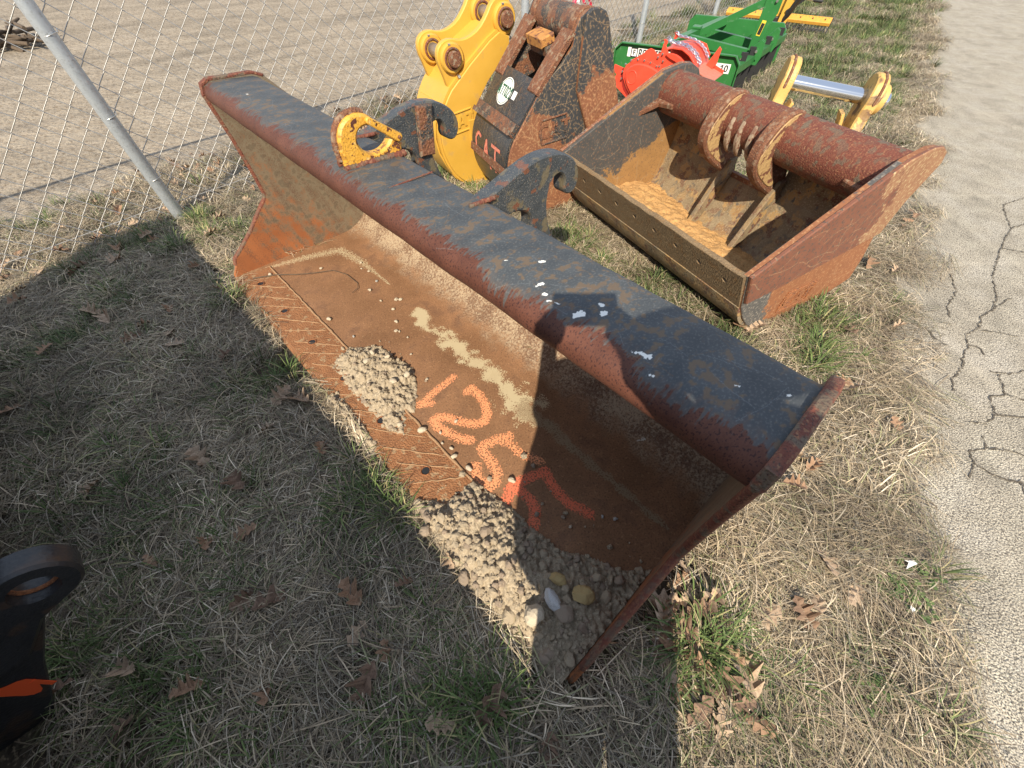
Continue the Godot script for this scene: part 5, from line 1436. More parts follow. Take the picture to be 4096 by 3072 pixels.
func build_fence() -> void:
	var o := thing("chain_link_fence", "galvanised chain link fence on round steel posts between grass and yard", "fence", wp(FENCE_AT.x, 0, FENCE_AT.y), 40.8 - 90.0)
	# local x runs along the fence, z toward the grass
	var posts := [[-3.1, 0.0, 0.0], [0.0, -0.045, 0.0], [4.05, 0.0, 0.0], [6.85, 0.02, 0.0], [9.7, 0.02, 0.0], [12.6, 0.0, 0.0], [15.5, 0.0, 0.0]]
	for p in posts:
		var mb := MB.new()
		rod(mb, Vector3(p[0], -0.3, 0.0), Vector3(p[0] + p[1] * 2.2, 2.15, 0.0), 0.041, 0.041, 24)
		var po := part(o, "post", mb.done(), M.galvanised)
		for h in [0.32, 0.70, 1.10, 1.50, 1.9]:
			var t := MB.new()
			var path := PackedVector3Array()
			for s in 15:
				var a := deg_to_rad(-115 + 230.0 * s / 14)
				path.append(Vector3(p[0] + p[1] * h + sin(a) * 0.044, h + 0.006 * sin(a * 2.0), cos(a) * 0.044))
			path.append(Vector3(p[0] + p[1] * h + 0.05, h + 0.01, -0.038))
			path.insert(0, Vector3(p[0] + p[1] * h - 0.05, h - 0.01, -0.038))
			sweep(t, path, 0.0022, 5)
			part(po, "wire_tie", t.done(), M.zinc)
	# woven fabric on the yard side of the posts: each wire is a zigzag hooked through its neighbours
	var fab := MB.new()
	var x0 := -4.3
	var pitch := 0.066
	var n := int(20.0 / pitch)
	var zb := -0.040
	for i in n:
		var xc := x0 + pitch * i
		var far_i := xc > 7.0
		var a := Vector3.ZERO
		for k in 35:
			var y := 0.035 + 0.062 * k
			var sgn := 1.0 if (k + i) % 2 == 0 else -1.0
			var b := Vector3(xc + sgn * pitch * 0.52, y, zb + (0.004 if k % 2 == 0 else -0.004) * (1.0 if i % 2 == 0 else -1.0))
			if k > 0:
				var d := (b - a).normalized()
				var sx := Vector3(d.y, -d.x, 0)
				var r := 0.0031
				var q0 := sx * r
				var q1 := (-sx * 0.5 + Vector3(0, 0, 0.87)) * r
				var q2 := (-sx * 0.5 - Vector3(0, 0, 0.87)) * r
				fab.quad(a + q0, a + q1, b + q1, b + q0, q0 / r, q1 / r, q1 / r, q0 / r)
				fab.quad(a + q1, a + q2, b + q2, b + q1, q1 / r, q2 / r, q2 / r, q1 / r)
				fab.quad(a + q2, a + q0, b + q0, b + q2, q2 / r, q0 / r, q0 / r, q2 / r)
			a = b
	tag(part(o, "wire_fabric", fab.done(), M.wire), "", "", "", "stuff")
	var tw := MB.new()
	var tp := PackedVector3Array()
	for k in 60: tp.append(Vector3(-4.3 + k / 59.0 * 20.0, 0.115 + 0.006 * sin(k * 1.7), -0.047))
	sweep(tw, tp, 0.0022, 5)
	part(o, "tension_wire", tw.done(), M.wire)
	part(o, "top_rail", rodm(Vector3(-4.3, 2.14, -0.02), Vector3(15.7, 2.14, -0.02), 0.021, 14, 0.002), M.galvanised)

# ---------------------------------------------------------------- small things beyond the fence
func build_yard_things() -> void:
	var o := thing("brush_pile", "low heap of dark brush and bark lying in the yard beyond the fence", "brush pile", wp(-7.95, 0, 8.3), 20.0)
	var rr := RandomNumberGenerator.new()
	rr.seed = 19
	for k in 26:
		var mb := MB.new()
		var a := rr.randf() * TAU
		var c := Vector3(rr.randf_range(-0.45, 0.45), 0, rr.randf_range(-0.35, 0.35))
		var h := 0.30 * (1.0 - c.length() * 1.2)
		var l := rr.randf_range(0.2, 0.45)
		var d := Vector3(cos(a), rr.randf_range(-0.15, 0.3), sin(a)) * l
		var m := c + Vector3(0, maxf(0.03, h * rr.randf()), 0)
		var p0 := m - d
		p0.y = maxf(p0.y, 0.01)
		sweep(mb, PackedVector3Array([p0, m + Vector3(0, 0.03, 0), m + d]), [0.03, 0.028, 0.015], 6)
		part(o, "branch", mb.done(), M.bark)
	var f := thing("marker_flag", "red and white plastic marker ribbon tied to the far side of the fence", "ribbon", wp(0.93, 0, 7.55), 40.8)
	part(f, "stake", rodm(Vector3(0, -0.1, 0), Vector3(0, 0.75, 0), 0.012, 10, 0.002), M.bark)
	for k in 5:
		var mb := MB.new()
		var w := 0.05
		var px := -0.12 + 0.06 * k
		for q in 6:
			var y0 := 0.80 - 0.06 * q
			var s0 := 0.03 * sin(q * 1.1 + k)
			var s1 := 0.03 * sin((q + 1) * 1.1 + k)
			var p0 := Vector3(px + s0, y0, 0.03 * cos(q * 1.4 + k))
			var p1 := Vector3(px + s1 * 1.3, y0 - 0.06, 0.03 * cos((q + 1) * 1.4 + k))
			mb.flat(p0, p0 + Vector3(w, 0.01, 0.01), p1 + Vector3(w, 0.0, 0.01), p1, Vector3(0, 0, 1))
		part(f, "ribbon_strand", mb.done(), M.white_paint if k == 2 else M.ribbon_red)

# ---------------------------------------------------------------- the setting
var RE := [[-9.0, -4.3], [-1.2, 0.54], [-0.07, 1.20], [0.64, 1.66], [1.1, 1.90], [2.0, 2.46], [3.25, 3.26], [4.5, 4.148], [7.47, 6.154], [12.6, 9.74], [30.0, 22.0]]

func road_x(z: float) -> float:      # the road's edge at a given distance forward
	for i in RE.size() - 1:
		if z < RE[i + 1][0]: return lerpf(RE[i][1], RE[i + 1][1], (z - RE[i][0]) / (RE[i + 1][0] - RE[i][0]))
	return RE[RE.size() - 1][1]

func beside_fence(x: float, z: float) -> float:      # metres to the grass side of the fence
	return (x - FENCE_AT.x) * FENCE_DIR.y - (z - FENCE_AT.y) * FENCE_DIR.x

func along_fence(x: float, z: float) -> float:
	return (x - FENCE_AT.x) * FENCE_DIR.x + (z - FENCE_AT.y) * FENCE_DIR.y

func local_of(x: float, z: float, ox: float, oz: float, bearing: float) -> Vector2:     # local x and -z of a thing
	var b := deg_to_rad(bearing)
	var dx := x - ox
	var dz := z - oz
	return Vector2(dx * cos(b) - dz * sin(b), dx * sin(b) + dz * cos(b))

func built_over(x: float, z: float, m: float) -> bool:
	var p := local_of(x, z, 0.199, 0.104, -43.2)
	if p.x > -0.05 - m and p.x < 0.98 and p.y > -0.02 - m * 1.3 and p.y < 2.87 + m * 0.3: return true
	p = local_of(x, z, 1.415, 1.729, -28.0)
	if p.x > -0.06 - m * 0.3 and p.x < 0.60 and p.y > -0.03 and p.y < 1.60: return true
	p = local_of(x, z, -1.487, -1.396, -43.2)
	if p.x > -0.1 and p.x < 1.05 and p.y > -0.5 and p.y < 3.0: return true
	p = local_of(x, z, -0.279, 3.515, -33.0)
	if p.x > -0.14 and p.x < 0.15 and p.y > 0.0 and p.y < 0.4: return true
	p = local_of(x, z, 0.315, 3.056, -27.0)
	if p.x > -0.15 and p.x < 0.52 and p.y > 0.0 and p.y < 0.56: return true
	return false

func build_ground() -> void:
	var pm := PlaneMesh.new()
	pm.size = Vector2(400, 400)
	tag(part(self, "ground", pm, M.soil), "brown soil and thatch under the grass strip", "ground", "", "structure")
	# yard beyond the fence
	var fn := FastNoiseLite.new()
	fn.seed = 31
	fn.frequency = 0.6
	fn.fractal_octaves = 4
	var st := SurfaceTool.new()
	st.begin(Mesh.PRIMITIVE_TRIANGLES)
	var na := 220
	var nb := 130
	var at := func(i: int, j: int) -> Array:
		var a := -16.0 + 0.28 * i
		var b := 0.78 + 0.16 * j * (1.0 + j * 0.008)
		if j == 0: b += fn.get_noise_1d(a * 4.0) * 0.5
		var x := FENCE_AT.x + FENCE_DIR.x * a - FENCE_DIR.y * b
		var z := FENCE_AT.y + FENCE_DIR.y * a + FENCE_DIR.x * b
		var y := 0.004 + (0.0 if j == 0 else 0.014 + 0.012 * fn.get_noise_2d(a * 2.0, b * 6.0) + 0.018 * fn.get_noise_2d(a * 0.3 + 9.0, b * 3.0))
		# wheel tracks run along the fence: loose dark clods between paler rolled strips
		var s := 0.86 + 0.30 * fn.get_noise_2d(a * 0.35, b * 4.0) + 0.34 * fn.get_noise_2d(a * 5.0, b * 9.0)
		return [wp(x, y, z), Color(s, s * 0.985, s * 0.96)]
	for i in na + 1:
		for j in nb + 1:
			var e: Array = at.call(i, j)
			st.set_color(e[1])
			st.set_normal(Vector3.UP)
			st.add_vertex(e[0])
	for i in na:
		for j in nb:
			var k := i * (nb + 1) + j
			for q in [k, k + 1, k + nb + 1, k + 1, k + nb + 2, k + nb + 1]: st.add_index(q)
	st.generate_normals()
	tag(part(self, "gravel_yard", st.commit(), M.yard), "pale dirt and gravel yard with wheel tracks beyond the fence", "yard", "", "structure")
	# road
	st = SurfaceTool.new()
	st.begin(Mesh.PRIMITIVE_TRIANGLES)
	na = 260
	nb = 60
	var fr := FastNoiseLite.new()
	fr.seed = 37
	fr.frequency = 1.0
	fr.fractal_octaves = 5
	for i in na + 1:
		var z := -3.0 + 0.06 * i * (1.0 + i * 0.004)
		for j in nb + 1:
			var w := 0.06 * j * (1.0 + j * 0.035) - 0.10
			if j == 0: w += fr.get_noise_1d(z * 3.0) * 0.10 + fr.get_noise_1d(z * 14.0) * 0.05
			var x := road_x(z) + w
			var y := 0.004 + (0.0 if j == 0 else 0.010 + 0.006 * fr.get_noise_2d(x, z) + 0.005 * fr.get_noise_2d(x * 4.0, z * 4.0))
			var s := 0.97 + 0.24 * fr.get_noise_2d(x * 1.2 + 3.0, z * 1.2) + 0.34 * fr.get_noise_2d(x * 7.0, z * 7.0)
			if j < 6: s -= 0.12 * (1.0 - j / 6.0) * (1.0 + fr.get_noise_2d(x * 9.0, z * 9.0))
			st.set_color(Color(s, s * 0.985, s * 0.95))
			st.set_normal(Vector3.UP)
			st.add_vertex(wp(x, y, z))
	for i in na:
		for j in nb:
			var k := i * (nb + 1) + j
			for q in [k, k + nb + 1, k + 1, k + 1, k + nb + 1, k + nb + 2]: st.add_index(q)
	st.generate_normals()
	var road := part(self, "road", st.commit(), M.asphalt)
	tag(road, "pale worn asphalt road with cracks along the grass strip", "road", "", "structure")
	var rr := RandomNumberGenerator.new()
	rr.seed = 23
	for line in [[[3.06,1.97],[2.85,1.85],[2.76,1.80],[2.65,1.69],[2.56,1.65],[2.51,1.56],[2.56,1.54],[2.54,1.49]],[[2.65,1.69],[2.72,1.67],[2.84,1.63]],[[2.40,1.45],[2.35,1.39],[2.25,1.32],[2.20,1.24]],[[2.48,1.37],[2.56,1.35],[2.68,1.38]],[[2.51,1.35],[2.46,1.26],[2.44,1.22],[2.35,1.20],[2.31,1.10],[2.23,1.05],[2.15,1.06]],[[2.44,1.22],[2.53,1.18]],[[2.16,0.98],[2.13,0.92],[2.04,0.90],[2.02,0.84],[1.95,0.77]],[[2.13,0.92],[2.23,0.90],[2.28,0.87]],[[2.36,1.70],[2.36,1.62],[2.39,1.56]],[[2.15,0.76],[2.13,0.70],[2.11,0.66]],[[2.31,1.10],[2.45,1.08]],[[2.57,1.79],[2.61,1.88],[2.77,2.03],[2.87,2.22]],[[2.85,1.85],[2.98,1.97],[3.10,2.17],[3.41,2.51]],[[2.02,0.84],[2.08,0.77],[2.16,0.74]],[[2.51,1.56],[2.39,1.45]],[[3.41,2.51],[3.69,2.77],[3.90,3.12]],[[3.69,2.77],[3.86,2.84]],[[3.90,3.12],[4.3,3.3],[4.9,3.9]],[[4.3,3.3],[4.8,3.2]],[[3.41,2.51],[3.7,2.4],[4.2,2.5]]]:
		var mb := MB.new()
		for k in line.size() - 1:
			var a := Vector2(line[k][0], line[k][1])
			var b := Vector2(line[k + 1][0], line[k + 1][1])
			var n := maxi(3, int(a.distance_to(b) / 0.014))
			var pl := Vector2.ZERO
			var pr := Vector2.ZERO
			for q in n + 1:
				var p := a.lerp(b, q / float(n))
				var sd := Vector2(-(b - a).y, (b - a).x).normalized()
				p += sd * rr.randf_range(-0.006, 0.006)
				var wl := rr.randf_range(0.0008, 0.0075) if rr.randf() < 0.8 else 0.0006
				var l := p + sd * wl
				var r := p - sd * rr.randf_range(0.0008, 0.005)
				if q > 0:
					var yy := 0.024
					mb.quad(wp(pl.x, road_y(fr, pl), pl.y), wp(pr.x, road_y(fr, pr), pr.y), wp(r.x, road_y(fr, r), r.y), wp(l.x, road_y(fr, l), l.y), Vector3.UP, Vector3.UP, Vector3.UP, Vector3.UP)
				pl = l
				pr = r
		part(road, "crack", mb.done(), M.crack)

func road_y(fr: FastNoiseLite, p: Vector2) -> float:
	return 0.0185 + 0.006 * fr.get_noise_2d(p.x, p.y) + 0.005 * fr.get_noise_2d(p.x * 4.0, p.y * 4.0)

# ---------------------------------------------------------------- plants and litter
func ribbon(mb: MB, p: PackedVector3Array, w: float) -> void:
	var k := p.size()
	var l := Vector3.ZERO
	var r := Vector3.ZERO
	var pn := Vector3.ZERO
	for i in k:
		var d := (p[mini(i + 1, k - 1)] - p[maxi(i - 1, 0)]).normalized()
		var sd := d.cross(Vector3.UP)
		if sd.length() < 0.15: sd = Vector3(0.6, 0, 0.8)
		sd = sd.normalized()
		var t := float(i) / (k - 1)
		var ww := w * (1.0 - t * t * 0.85) * 0.5
		var nn := sd.cross(d).normalized()
		if nn.y < 0: nn = -nn
		nn = (nn + Vector3.UP * 0.35).normalized()
		if i > 0: mb.quad(l, r, p[i] + sd * ww, p[i] - sd * ww, pn, pn, nn, nn)
		l = p[i] - sd * ww
		r = p[i] + sd * ww
		pn = nn

func straw_mesh(seed_: int, count: int, radius: float, lmin: float, lmax: float, wmin: float, wmax: float, flow: float) -> ArrayMesh:
	var rr := RandomNumberGenerator.new()
	rr.seed = seed_
	var mb := MB.new()
	var tones := [Color(0.44, 0.362, 0.258), Color(0.34, 0.272, 0.188), Color(0.55, 0.47, 0.36), Color(0.22, 0.175, 0.122), Color(0.33, 0.29, 0.228), Color(0.38, 0.30, 0.205), Color(0.13, 0.10, 0.072), Color(0.24, 0.235, 0.13)]
	var head := rr.randf() * TAU
	for k in count:
		var a := rr.randf() * TAU
		var c := Vector3(cos(a), 0, sin(a)) * radius * sqrt(rr.randf())
		var dir := rr.randf() * TAU if rr.randf() > flow else head + rr.randf_range(-0.5, 0.5)
		var l := rr.randf_range(lmin, lmax)
		var y0 := rr.randf_range(0.002, 0.036)
		var arch := rr.randf_range(-0.006, 0.034)
		var turn := rr.randf_range(-0.7, 0.7)
		var p := PackedVector3Array()
		var q := c - Vector3(cos(dir), 0, sin(dir)) * l * 0.5
		var end_y := rr.randf_range(0.002, 0.048)
		for i in 5:
			var t := i / 4.0
			p.append(Vector3(q.x, maxf(0.002, lerpf(y0, end_y, t) + arch * sin(PI * t)), q.z))
			q += Vector3(cos(dir + turn * t), 0, sin(dir + turn * t)) * l / 4.0
		mb.col = tones[rr.randi() % tones.size()] * rr.randf_range(0.55, 1.5)
		ribbon(mb, p, rr.randf_range(wmin, wmax))
	return mb.done(true)

func green_mesh(seed_: int, count: int, hmin: float, hmax: float, spread_: float, w: float) -> ArrayMesh:
	var rr := RandomNumberGenerator.new()
	rr.seed = seed_
	var mb := MB.new()
	for k in count:
		var a := rr.randf() * TAU
		var c := Vector3(cos(a), 0, sin(a)) * rr.randf_range(0.0, 0.05)
		var dir := a + rr.randf_range(-0.8, 0.8)
		var h := rr.randf_range(hmin, hmax)
		var lean := rr.randf_range(0.3, 1.0) * spread_
		var p := PackedVector3Array()
		for i in 6:
			var t := i / 5.0
			p.append(c + Vector3(cos(dir), 0, sin(dir)) * lean * t * t * 1.2 + Vector3(0, maxf(0.002, h * (t - 0.35 * t * t * t * (lean / spread_ + 0.3))), 0))
		var g := rr.randf()
		mb.col = Color(0.060, 0.100, 0.026).lerp(Color(0.140, 0.185, 0.062), g) * rr.randf_range(0.8, 1.15)
		if rr.randf() < 0.12: mb.col = Color(0.34, 0.30, 0.15)
		ribbon(mb, p, rr.randf_range(0.6, 1.2) * w)
	return mb.done(true)

func scatter(called: String, label: String, category: String, meshes: Array, places: Array) -> void:
	# one stuff object; a MultiMesh for each variant, as children
	var root := Node3D.new()
	root.name = called
	add_child(root)
	tag(root, label, category, "", "stuff")
	for k in meshes.size():
		var mm := MultiMesh.new()
		mm.transform_format = MultiMesh.TRANSFORM_3D
		mm.use_colors = true
		mm.mesh = meshes[k]
		var mine := []
		for i in range(k, places.size(), meshes.size()): mine.append(places[i])
		mm.instance_count = mine.size()
		for i in mine.size():
			mm.set_instance_transform(i, mine[i][0])
			mm.set_instance_color(i, mine[i][1])
		var o := MultiMeshInstance3D.new()
		o.name = category.replace(" ", "_") + "_tufts"
		o.multimesh = mm
		o.material_override = M.vegetation
		o.set_meta("kind", "stuff")
		root.add_child(o, true)

func build_grass() -> void:
	var fp := FastNoiseLite.new()
	fp.seed = 51
	fp.frequency = 0.9
	fp.fractal_octaves = 3
	rng.seed = 1234
	var straw := []
	for k in 6: straw.append(straw_mesh(600 + k, 150, 0.13, 0.05, 0.19, 0.0014, 0.0040, 0.40))
	var stalks := []
	for k in 4: stalks.append(straw_mesh(640 + k, 80, 0.13, 0.14, 0.36, 0.0013, 0.0028, 0.75))
	var green := []
	for k in 5: green.append(green_mesh(660 + k, 26, 0.05, 0.125, 0.085, 0.0046))
	var ps := []
	var pt := []
	var pg := []
	# [zmin, zmax, straw per m2, green per m2, size]
	for band in [[-0.9, 1.2, 190.0, 60.0, 1.0], [1.2, 3.2, 165.0, 60.0, 1.0], [3.2, 6.0, 120.0, 26.0, 1.1], [6.0, 10.0, 80.0, 22.0, 1.25], [10.0, 17.0, 45.0, 14.0, 1.6]]:
		var x0 := -4.4
		var x1 := road_x(band[1]) + 0.35
		var area: float = (x1 - x0) * (band[1] - band[0])
		for k in int(area * (band[2] + band[3])):
			var x := rng.randf_range(x0, x1)
			var z := rng.randf_range(band[0], band[1])
			var sc: float = band[4] * rng.randf_range(0.8, 1.25)
			var r1 := rng.randf()
			var r2 := rng.randf()
			var r3 := rng.randf()
			var yaw := rng.randf() * TAU
			var f := beside_fence(x, z)
			if f < -1.05 or x > road_x(z) + 0.10 + 0.14 * fp.get_noise_1d(z * 6.0): continue
			if f < 0.0 and r3 > 0.55 + f * 0.42: continue
			var off := road_x(z) - x
			var g := fp.get_noise_2d(x, z)
			var far_strip := smoothstep(2.5, 5.0, z) * smoothstep(2.2, 0.3, absf(off - 0.7)) * 0.5
			var is_green: bool = r1 < float(band[3]) / (band[2] + band[3]) * (0.8 + 3.2 * g + 1.6 * far_strip + smoothstep(3.0, 6.0, z) * 1.7) * (1.0 if off > 0.35 else 0.25)
			if off < 0.3 and r3 > 0.35 + off * 2.0: continue
			if built_over(x, z, 0.055 if is_green else (0.13 if off < 0.95 and z < 3.0 and x > 0.45 and r2 < 0.62 else 0.085)): continue
			var bare := fp.get_noise_2d(x * 2.6 + 40.0, z * 2.6)
			if not is_green and bare < -0.16 and r3 < 0.75: continue
			var v := (0.80 + 0.34 * r2) * (1.0 + 0.55 * fp.get_noise_2d(x * 1.7 - 20.0, z * 1.7))
			if is_green:
				pg.append([Transform3D(Basis(Vector3.UP, yaw).scaled(Vector3(sc, sc * rng.randf_range(0.7, 1.15), sc)), wp(x, 0, z)), Color(v, v, v)])
			elif off < 0.95 and z < 3.0 and x > 0.45 and r2 < 0.62:
				pt.append([Transform3D(Basis(Vector3.UP, yaw).scaled(Vector3(sc, sc * 0.9, sc)), wp(x, 0.002, z)), Color(v * 0.92, v * 0.90, v * 0.86)])
			else:
				ps.append([Transform3D(Basis(Vector3.UP, yaw).scaled(Vector3(sc, sc * rng.randf_range(0.6, 1.2), sc)), wp(x, 0, z)), Color(v, v * 0.99, v * 0.96)])
	# fuller green tufts that stand out in the photograph
	for t in [[-0.62, 0.62, 1.3], [-0.55, 0.70, 1.2], [-0.48, 0.60, 1.2], [-1.72, 1.9, 1.3], [-1.62, 2.0, 1.1], [-2.3, 2.5, 1.4], [-2.15, 2.65, 1.3], [-2.35, 2.85, 1.3], [-2.0, 2.75, 1.2], [0.62, 0.20, 1.5], [0.66, 0.14, 1.4], [0.57, 0.13, 1.2], [1.03, 0.93, 1.2], [1.1, 1.25, 1.5], [1.18, 1.3, 1.4], [0.98, 1.35, 1.2], [0.75, 1.62, 1.3], [0.80, 1.75, 1.2], [0.42, 2.5, 1.5], [0.50, 2.6, 1.4], [0.34, 2.62, 1.3], [0.55, 2.3, 1.3], [0.62, 2.1, 1.2], [-0.10, -0.02, 1.4], [-0.2, 0.05, 1.2], [-1.15, 1.38, 1.3], [-1.05, 1.42, 1.2], [-0.45, 3.25, 1.2], [-0.3, 3.3, 1.3], [-0.15, 3.2, 1.1], [1.75, 1.75, 1.4], [1.85, 1.85, 1.3], [1.62, 1.5, 1.5], [1.55, 1.4, 1.4]]:
		for k in 4:
			var x: float = t[0] + rng.randf_range(-0.06, 0.06)
			var z: float = t[1] + rng.randf_range(-0.06, 0.06)
			if built_over(x, z, 0.05): continue
			pg.append([Transform3D(Basis(Vector3.UP, rng.randf() * TAU).scaled(Vector3.ONE * t[2]), wp(x, 0, z)), Color(1.05, 1.08, 1.0)])
	scatter("dead_grass", "matted dead straw coloured grass covering the strip", "dead grass", straw, ps)
	scatter("dry_stalks", "long dry grass stalks lying toward the road", "dry stalks", stalks, pt)
	scatter("green_grass", "green grass blades growing up through the dead grass", "grass", green, pg)
	print("grass ", ps.size(), " ", pt.size(), " ", pg.size())
	# creeping clover by the road edge
	var cm := MB.new()
	var rr := RandomNumberGenerator.new()
	rr.seed = 61
	for k in 14:
		var a := rr.randf() * TAU
		var c := Vector3(cos(a), 0, sin(a)) * rr.randf_range(0.0, 0.05) + Vector3(0, rr.randf_range(0.008, 0.03), 0)
		cm.col = Color(0.06, 0.105, 0.028).lerp(Color(0.12, 0.17, 0.055), rr.randf())
		for q in 3:
			var b := a + q * TAU / 3.0
			var cc := c + Vector3(cos(b), 0.15, sin(b)) * 0.007
			var nn := Vector3(rr.randf_range(-0.3, 0.3), 1, rr.randf_range(-0.3, 0.3)).normalized()
			for s in 6:
				var e0 := cc + Vector3(cos(TAU * s / 6.0), 0, sin(TAU * s / 6.0)) * 0.0062
				var e1 := cc + Vector3(cos(TAU * (s + 1) / 6.0), 0, sin(TAU * (s + 1) / 6.0)) * 0.0062
				cm.tri(cc, e0, e1, nn, nn, nn)
	var pc := []
	for t in [[1.42, 0.36, 0.05, 6], [1.34, 0.35, 0.04, 3], [1.47, 0.40, 0.03, 2], [1.23, 0.45, 0.05, 1], [1.12, 0.06, 0.05, 2], [1.55, 1.02, 0.05, 2], [1.22, 0.57, 0.05, 1], [1.02, 0.0, 0.05, 1]]:
		for k in t[3]: pc.append([Transform3D(Basis(Vector3.UP, rng.randf() * TAU).scaled(Vector3.ONE * rng.randf_range(0.8, 1.3)), wp(t[0] + rng.randfn(0, 0.7) * t[2], 0.004, t[1] + rng.randfn(0, 0.5) * t[2])), Color(1, 1, 1)])
	scatter("clover", "low green clover creeping along the road edge", "clover", [cm.done(true)], pc)

func leaf_mesh(seed_: int, lobes: int, curl: float) -> ArrayMesh:
	var rr := RandomNumberGenerator.new()
	rr.seed = seed_
	var mb := MB.new()
	var n := 18
	var prev := []
	var bend := rr.randf_range(-0.5, 0.8)
	for i in n + 1:
		var t := i / float(n)
		var env := pow(sin(PI * pow(t, 0.8)), 0.7)
		var lob := 0.66 + 0.34 * cos(t * lobes * TAU + PI)
		var wl := 0.035 * env * lob * rr.randf_range(0.85, 1.15) + 0.004 * (1.0 - t)
		var wr := 0.035 * env * (0.66 + 0.34 * cos(t * lobes * TAU + PI + 0.5)) * rr.randf_range(0.85, 1.15) + 0.003
		if t > 0.97:
			wl = 0.001
			wr = 0.001
		var y := 0.012 * sin(t * PI) * bend + 0.008 * curl * t * t
		var x := (t - 0.5) * 0.11
		var row := [Vector3(x + wl * 0.25, y + curl * wl * wl * 22.0, -wl), Vector3(x, y, 0), Vector3(x + wr * 0.25, y + curl * wr * wr * 26.0, wr)]
		if i > 0:
			for q in 2: mb.flat(prev[q], prev[q + 1], row[q + 1], row[q], Vector3.UP)
		prev = row
	return mb.done()

func build_leaves() -> void:
	var lm := []
	for k in 6: lm.append(leaf_mesh(700 + k, 3 + k % 2, [0.4, 1.0, 1.6, 0.7, 1.3, -0.5][k]))
	var spots := [[0.52, 0.3], [0.54, 0.25], [0.6, 0.36], [0.62, 0.32], [0.64, 0.27], [0.53, 0.16], [0.49, 0.11], [0.66, 0.19], [0.74, 0.09], [0.67, 0.07], [0.7, 0.02], [0.61, -0.03], [0.55, 0.05], [0.59, 0.11], [0.57, 0.22], [0.50, 0.21], [0.47, 0.16], [0.63, 0.40], [0.86, 0.25], [0.99, 0.26], [1.05, 0.29], [1.2, 0.32], [1.28, 1.66], [1.26, 1.70], [1.36, 1.66], [1.45, 1.72], [1.68, 1.24], [1.64, 0.99], [1.28, 0.81], [1.16, 0.72], [1.63, 1.27], [1.75, 1.96], [1.67, 1.92], [3.04, 2.89], [2.86, 2.76], [3.05, 2.95], [2.95, 2.84], [1.22, 0.86], [1.33, 1.02], [1.42, 1.10], [0.95, 1.52], [1.05, 1.56], [0.90, 1.45], [0.72, 1.78], [0.66, 1.9], [0.53, 0.34], [0.56, 0.29], [0.51, 0.26], [0.58, 0.17], [0.60, 0.06], [0.66, 0.12], [0.71, 0.14], [0.64, -0.01], [0.73, -0.03], [0.56, 0.0], [0.50, 0.06], [0.62, 0.44], [0.68, 0.30], [0.72, 0.22]]
	var shade_spots := [[-3.01, 2.0], [-3.2, 2.1], [-3.04, 2.19], [-2.92, 2.63], [-2.76, 2.76], [-2.12, 2.63], [-3.03, 2.4], [-1.9, 1.64], [-2.47, 1.49], [-1.11, 0.99], [-1.11, 1.18], [-0.93, 0.3], [-0.83, 0.29], [-1.15, 0.49], [-0.99, 0.05], [-0.75, 0.04], [-0.45, 0.07], [-0.51, 0.2], [0.1, -0.07], [0.13, -0.09], [-0.21, -0.03], [-0.38, 0.35], [-2.06, 2.24], [-2.31, 1.75], [-1.21, 0.1], [-1.38, 0.04], [-1.02, 0.53], [-2.37, 1.1], [-1.8, 2.0], [-0.07, 0.02], [-0.56, 0.32], [-2.85, 2.2], [-2.7, 2.45], [-2.6, 2.3], [-2.95, 1.9], [-2.5, 2.55], [-3.3, 2.25], [-1.5, 1.45], [-1.35, 0.85], [-1.7, 0.7]]
	rng.seed = 88
	for k in 26: shade_spots.append([rng.randf_range(-3.4, -0.2), rng.randf_range(-0.1, 1.9)])
	for k in 34:
		var z := rng.randf_range(0.3, 6.0)
		spots.append([road_x(z) - rng.randf_range(0.05, 1.4), z])
	var litter := []
	for k in 150:        # caught along the fence
		var a := rng.randf_range(-2.6, 4.5)
		var b := rng.randf_range(-1.0, 0.30)
		litter.append([FENCE_AT.x + FENCE_DIR.x * a + FENCE_DIR.y * b, FENCE_AT.y + FENCE_DIR.y * a - FENCE_DIR.x * b])
	var sets := [[spots, "curled brown oak leaf lying among straw between the buckets and the road", "leaves by the road"], [shade_spots, "dead oak leaf in the shaded grass in front of the loader bucket", "leaves in the shaded grass"], [litter, "dry oak leaf caught at the foot of the chain link fence", "leaves along the fence"]]
	for s in sets:
		var i := 0
		for p in s[0]:
			i += 1
			if built_over(p[0], p[1], 0.03): continue
			var o := MeshInstance3D.new()
			o.name = numbered("oak_leaf")
			o.mesh = lm[rng.randi() % lm.size()]
			o.material_override = M.leaf[(0 if rng.randf() < 0.5 else 1) if rng.randf() < 0.75 else 2]
			var sc := rng.randf_range(0.6, 1.15) * (0.85 if s[0] == litter else 1.0)
			o.transform = Transform3D(Basis.from_euler(Vector3(rng.randf_range(-0.5, 0.5), rng.randf() * TAU, rng.randf_range(-0.4, 0.4))).scaled(Vector3.ONE * sc), wp(p[0], rng.randf_range(0.046, 0.062), p[1]))
			tag(o, s[1], "leaf", s[2])
			add_child(o)

